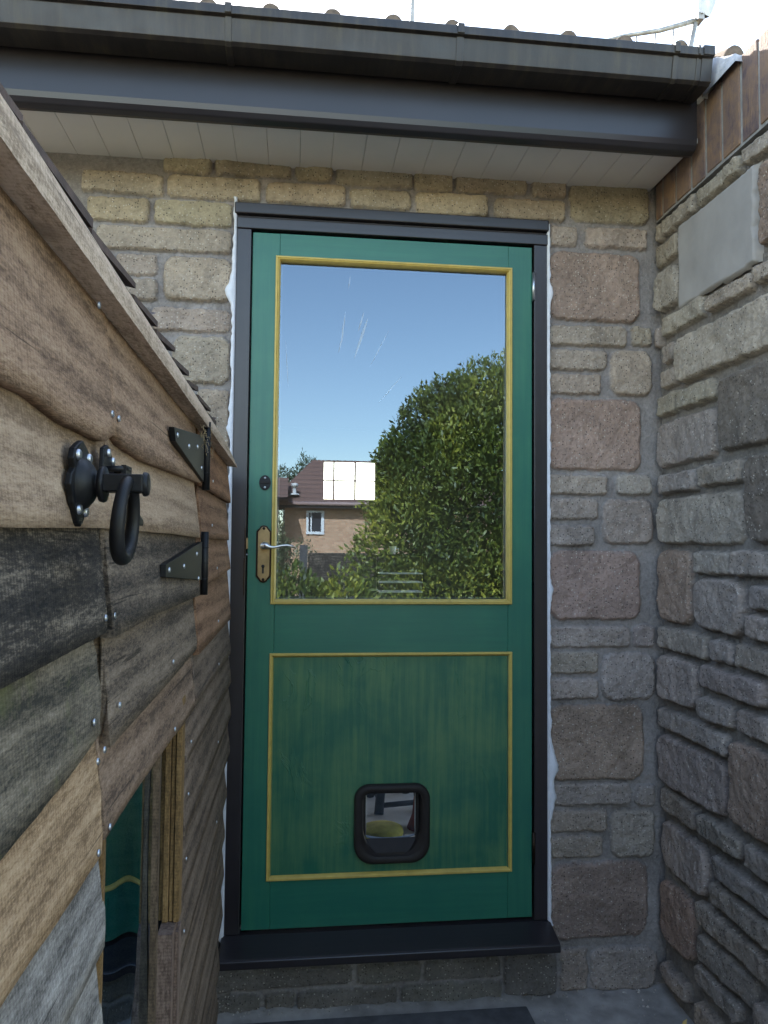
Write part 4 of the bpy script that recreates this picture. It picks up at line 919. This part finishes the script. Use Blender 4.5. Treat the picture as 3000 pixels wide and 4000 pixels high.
# bungalow
BY = -18.0
bg = thing('bungalow', 'orange brick bungalow with brown tiled roof mirrored in the glass', 'house', (1, -20, -.2))
bw, bnt, bb = new_mat('orange brick'); bt = N(bnt, 'ShaderNodeTexBrick'); v_ = N(bnt, 'ShaderNodeTexCoord'); cmb = N(bnt, 'ShaderNodeCombineXYZ'); sep = N(bnt, 'ShaderNodeSeparateXYZ')
bnt.links.new(v_.outputs['Object'], sep.inputs[0]); bnt.links.new(sep.outputs[0], cmb.inputs[0]); bnt.links.new(sep.outputs[2], cmb.inputs[1]); bnt.links.new(cmb.outputs[0], bt.inputs[0])
bt.inputs['Scale'].default_value = 4.4; bt.inputs['Color1'].default_value = (.60, .37, .24, 1); bt.inputs['Color2'].default_value = (.46, .26, .16, 1); bt.inputs['Mortar'].default_value = (.45, .36, .25, 1); bt.inputs['Mortar Size'].default_value = .015
bnt.links.new(bt.outputs[0], bb.inputs['Base Color']); bb.inputs['Roughness'].default_value = .9
rt, rnt, rb = new_mat('brown pantile'); wv = N(rnt, 'ShaderNodeTexWave', wave_type='BANDS', bands_direction='Z'); wv.inputs['Scale'].default_value = 2.2; wv.inputs['Distortion'].default_value = .3
rnt.links.new(coords(rnt), wv.inputs['Vector']); rnt.links.new(mixc(rnt, noise(rnt, coords(rnt), 3, 5), ramp(rnt, wv.outputs[0], [(.0, (.08, .045, .035)), (.3, (.17, .095, .075))]), (.21, .12, .095)), rb.inputs['Base Color']); bump(rnt, rb, wv.outputs[0], .6, .03); rb.inputs['Roughness'].default_value = .9
MB().box(-.13, BY - 4, -.2, 6.0, BY, 2.2).build('wall', bw, bg)
ro = MB(); ex0, ey = -.36, BY + .35
ro.add([(-.50, ey, 2.27), (6.4, ey, 2.27), (6.0, BY - 2.0, 3.62), (.62, BY - 2.0, 3.62), (-.50, BY - 4.4, 2.27), (6.4, BY - 4.4, 2.27)], [(0, 1, 2, 3), (3, 2, 5, 4), (0, 3, 4)])
ro.build('roof', rt, bg)
MB().box(-.52, ey - .02, 2.10, 6.4, ey + .02, 2.27).build('fascia', plain('dark fascia', (.03, .02, .02), .5), bg)
MB().tube([(-.5, ey + .06, 2.21), (6.4, ey + .06, 2.21)], .05, 8).build('gutter', plain('pink brown gutter', (.35, .24, .22), .5), bg)
wb = MB().box(.43, BY, 1.42, .49, BY + .05, 2.05).box(.82, BY, 1.42, .90, BY + .05, 2.05).box(.49, BY, 1.42, .82, BY + .05, 1.49).box(.49, BY, 1.99, .82, BY + .05, 2.05).box(.54, BY, 1.49, .575, BY + .04, 1.99).build('window', M['white'], bg)
MB().box(.50, BY, 1.49, .82, BY + .02, 1.99).build('pane', plain('dark pane', (.05, .05, .06), .1), wb)
MB().lathe((.11, BY + .15, 2.44), (0, 0, 1), [(0, .14), (.03, .12), (.05, .05), (.22, .05), (.22, .09), (.30, .09), (.32, 0)], 14).build('vent', plain('pale vent', (.6, .58, .56), .6), bg)
pr = thing('porch', 'low tiled porch at the near end of the mirrored bungalow', 'porch', (-1.6, -17, -.2))
MB().add([(-3.6, -16.6, 2.30), (-.05, -16.6, 2.30), (-.05, -18.2, 2.92), (-3.6, -18.2, 2.92)], [(0, 1, 2, 3)]).add([(-3.6, -16.6, 2.24), (-.05, -16.6, 2.24), (-.05, -18.2, 2.24), (-3.6, -18.2, 2.24)], [(3, 2, 1, 0)]).build('roof', rt, pr)
MB().box(-3.5, -18.1, -.2, -.3, -16.9, 2.2).build('wall', bw, pr)
# fence and far hedge
fn = thing('fence', 'dark wooden fence behind the mirrored laurel tree', 'fence', (2, -7.6, -.2))
for k in range(4): MB().box(.2 + k * 1.8, -7.7, -.2, .3 + k * 1.8, -7.6, 1.1).build('post', M['slab'], fn)
MB().box(.31, -7.68, -.1, 5.6, -7.65, 1.0).build('panel', BC['b3l'], fn)
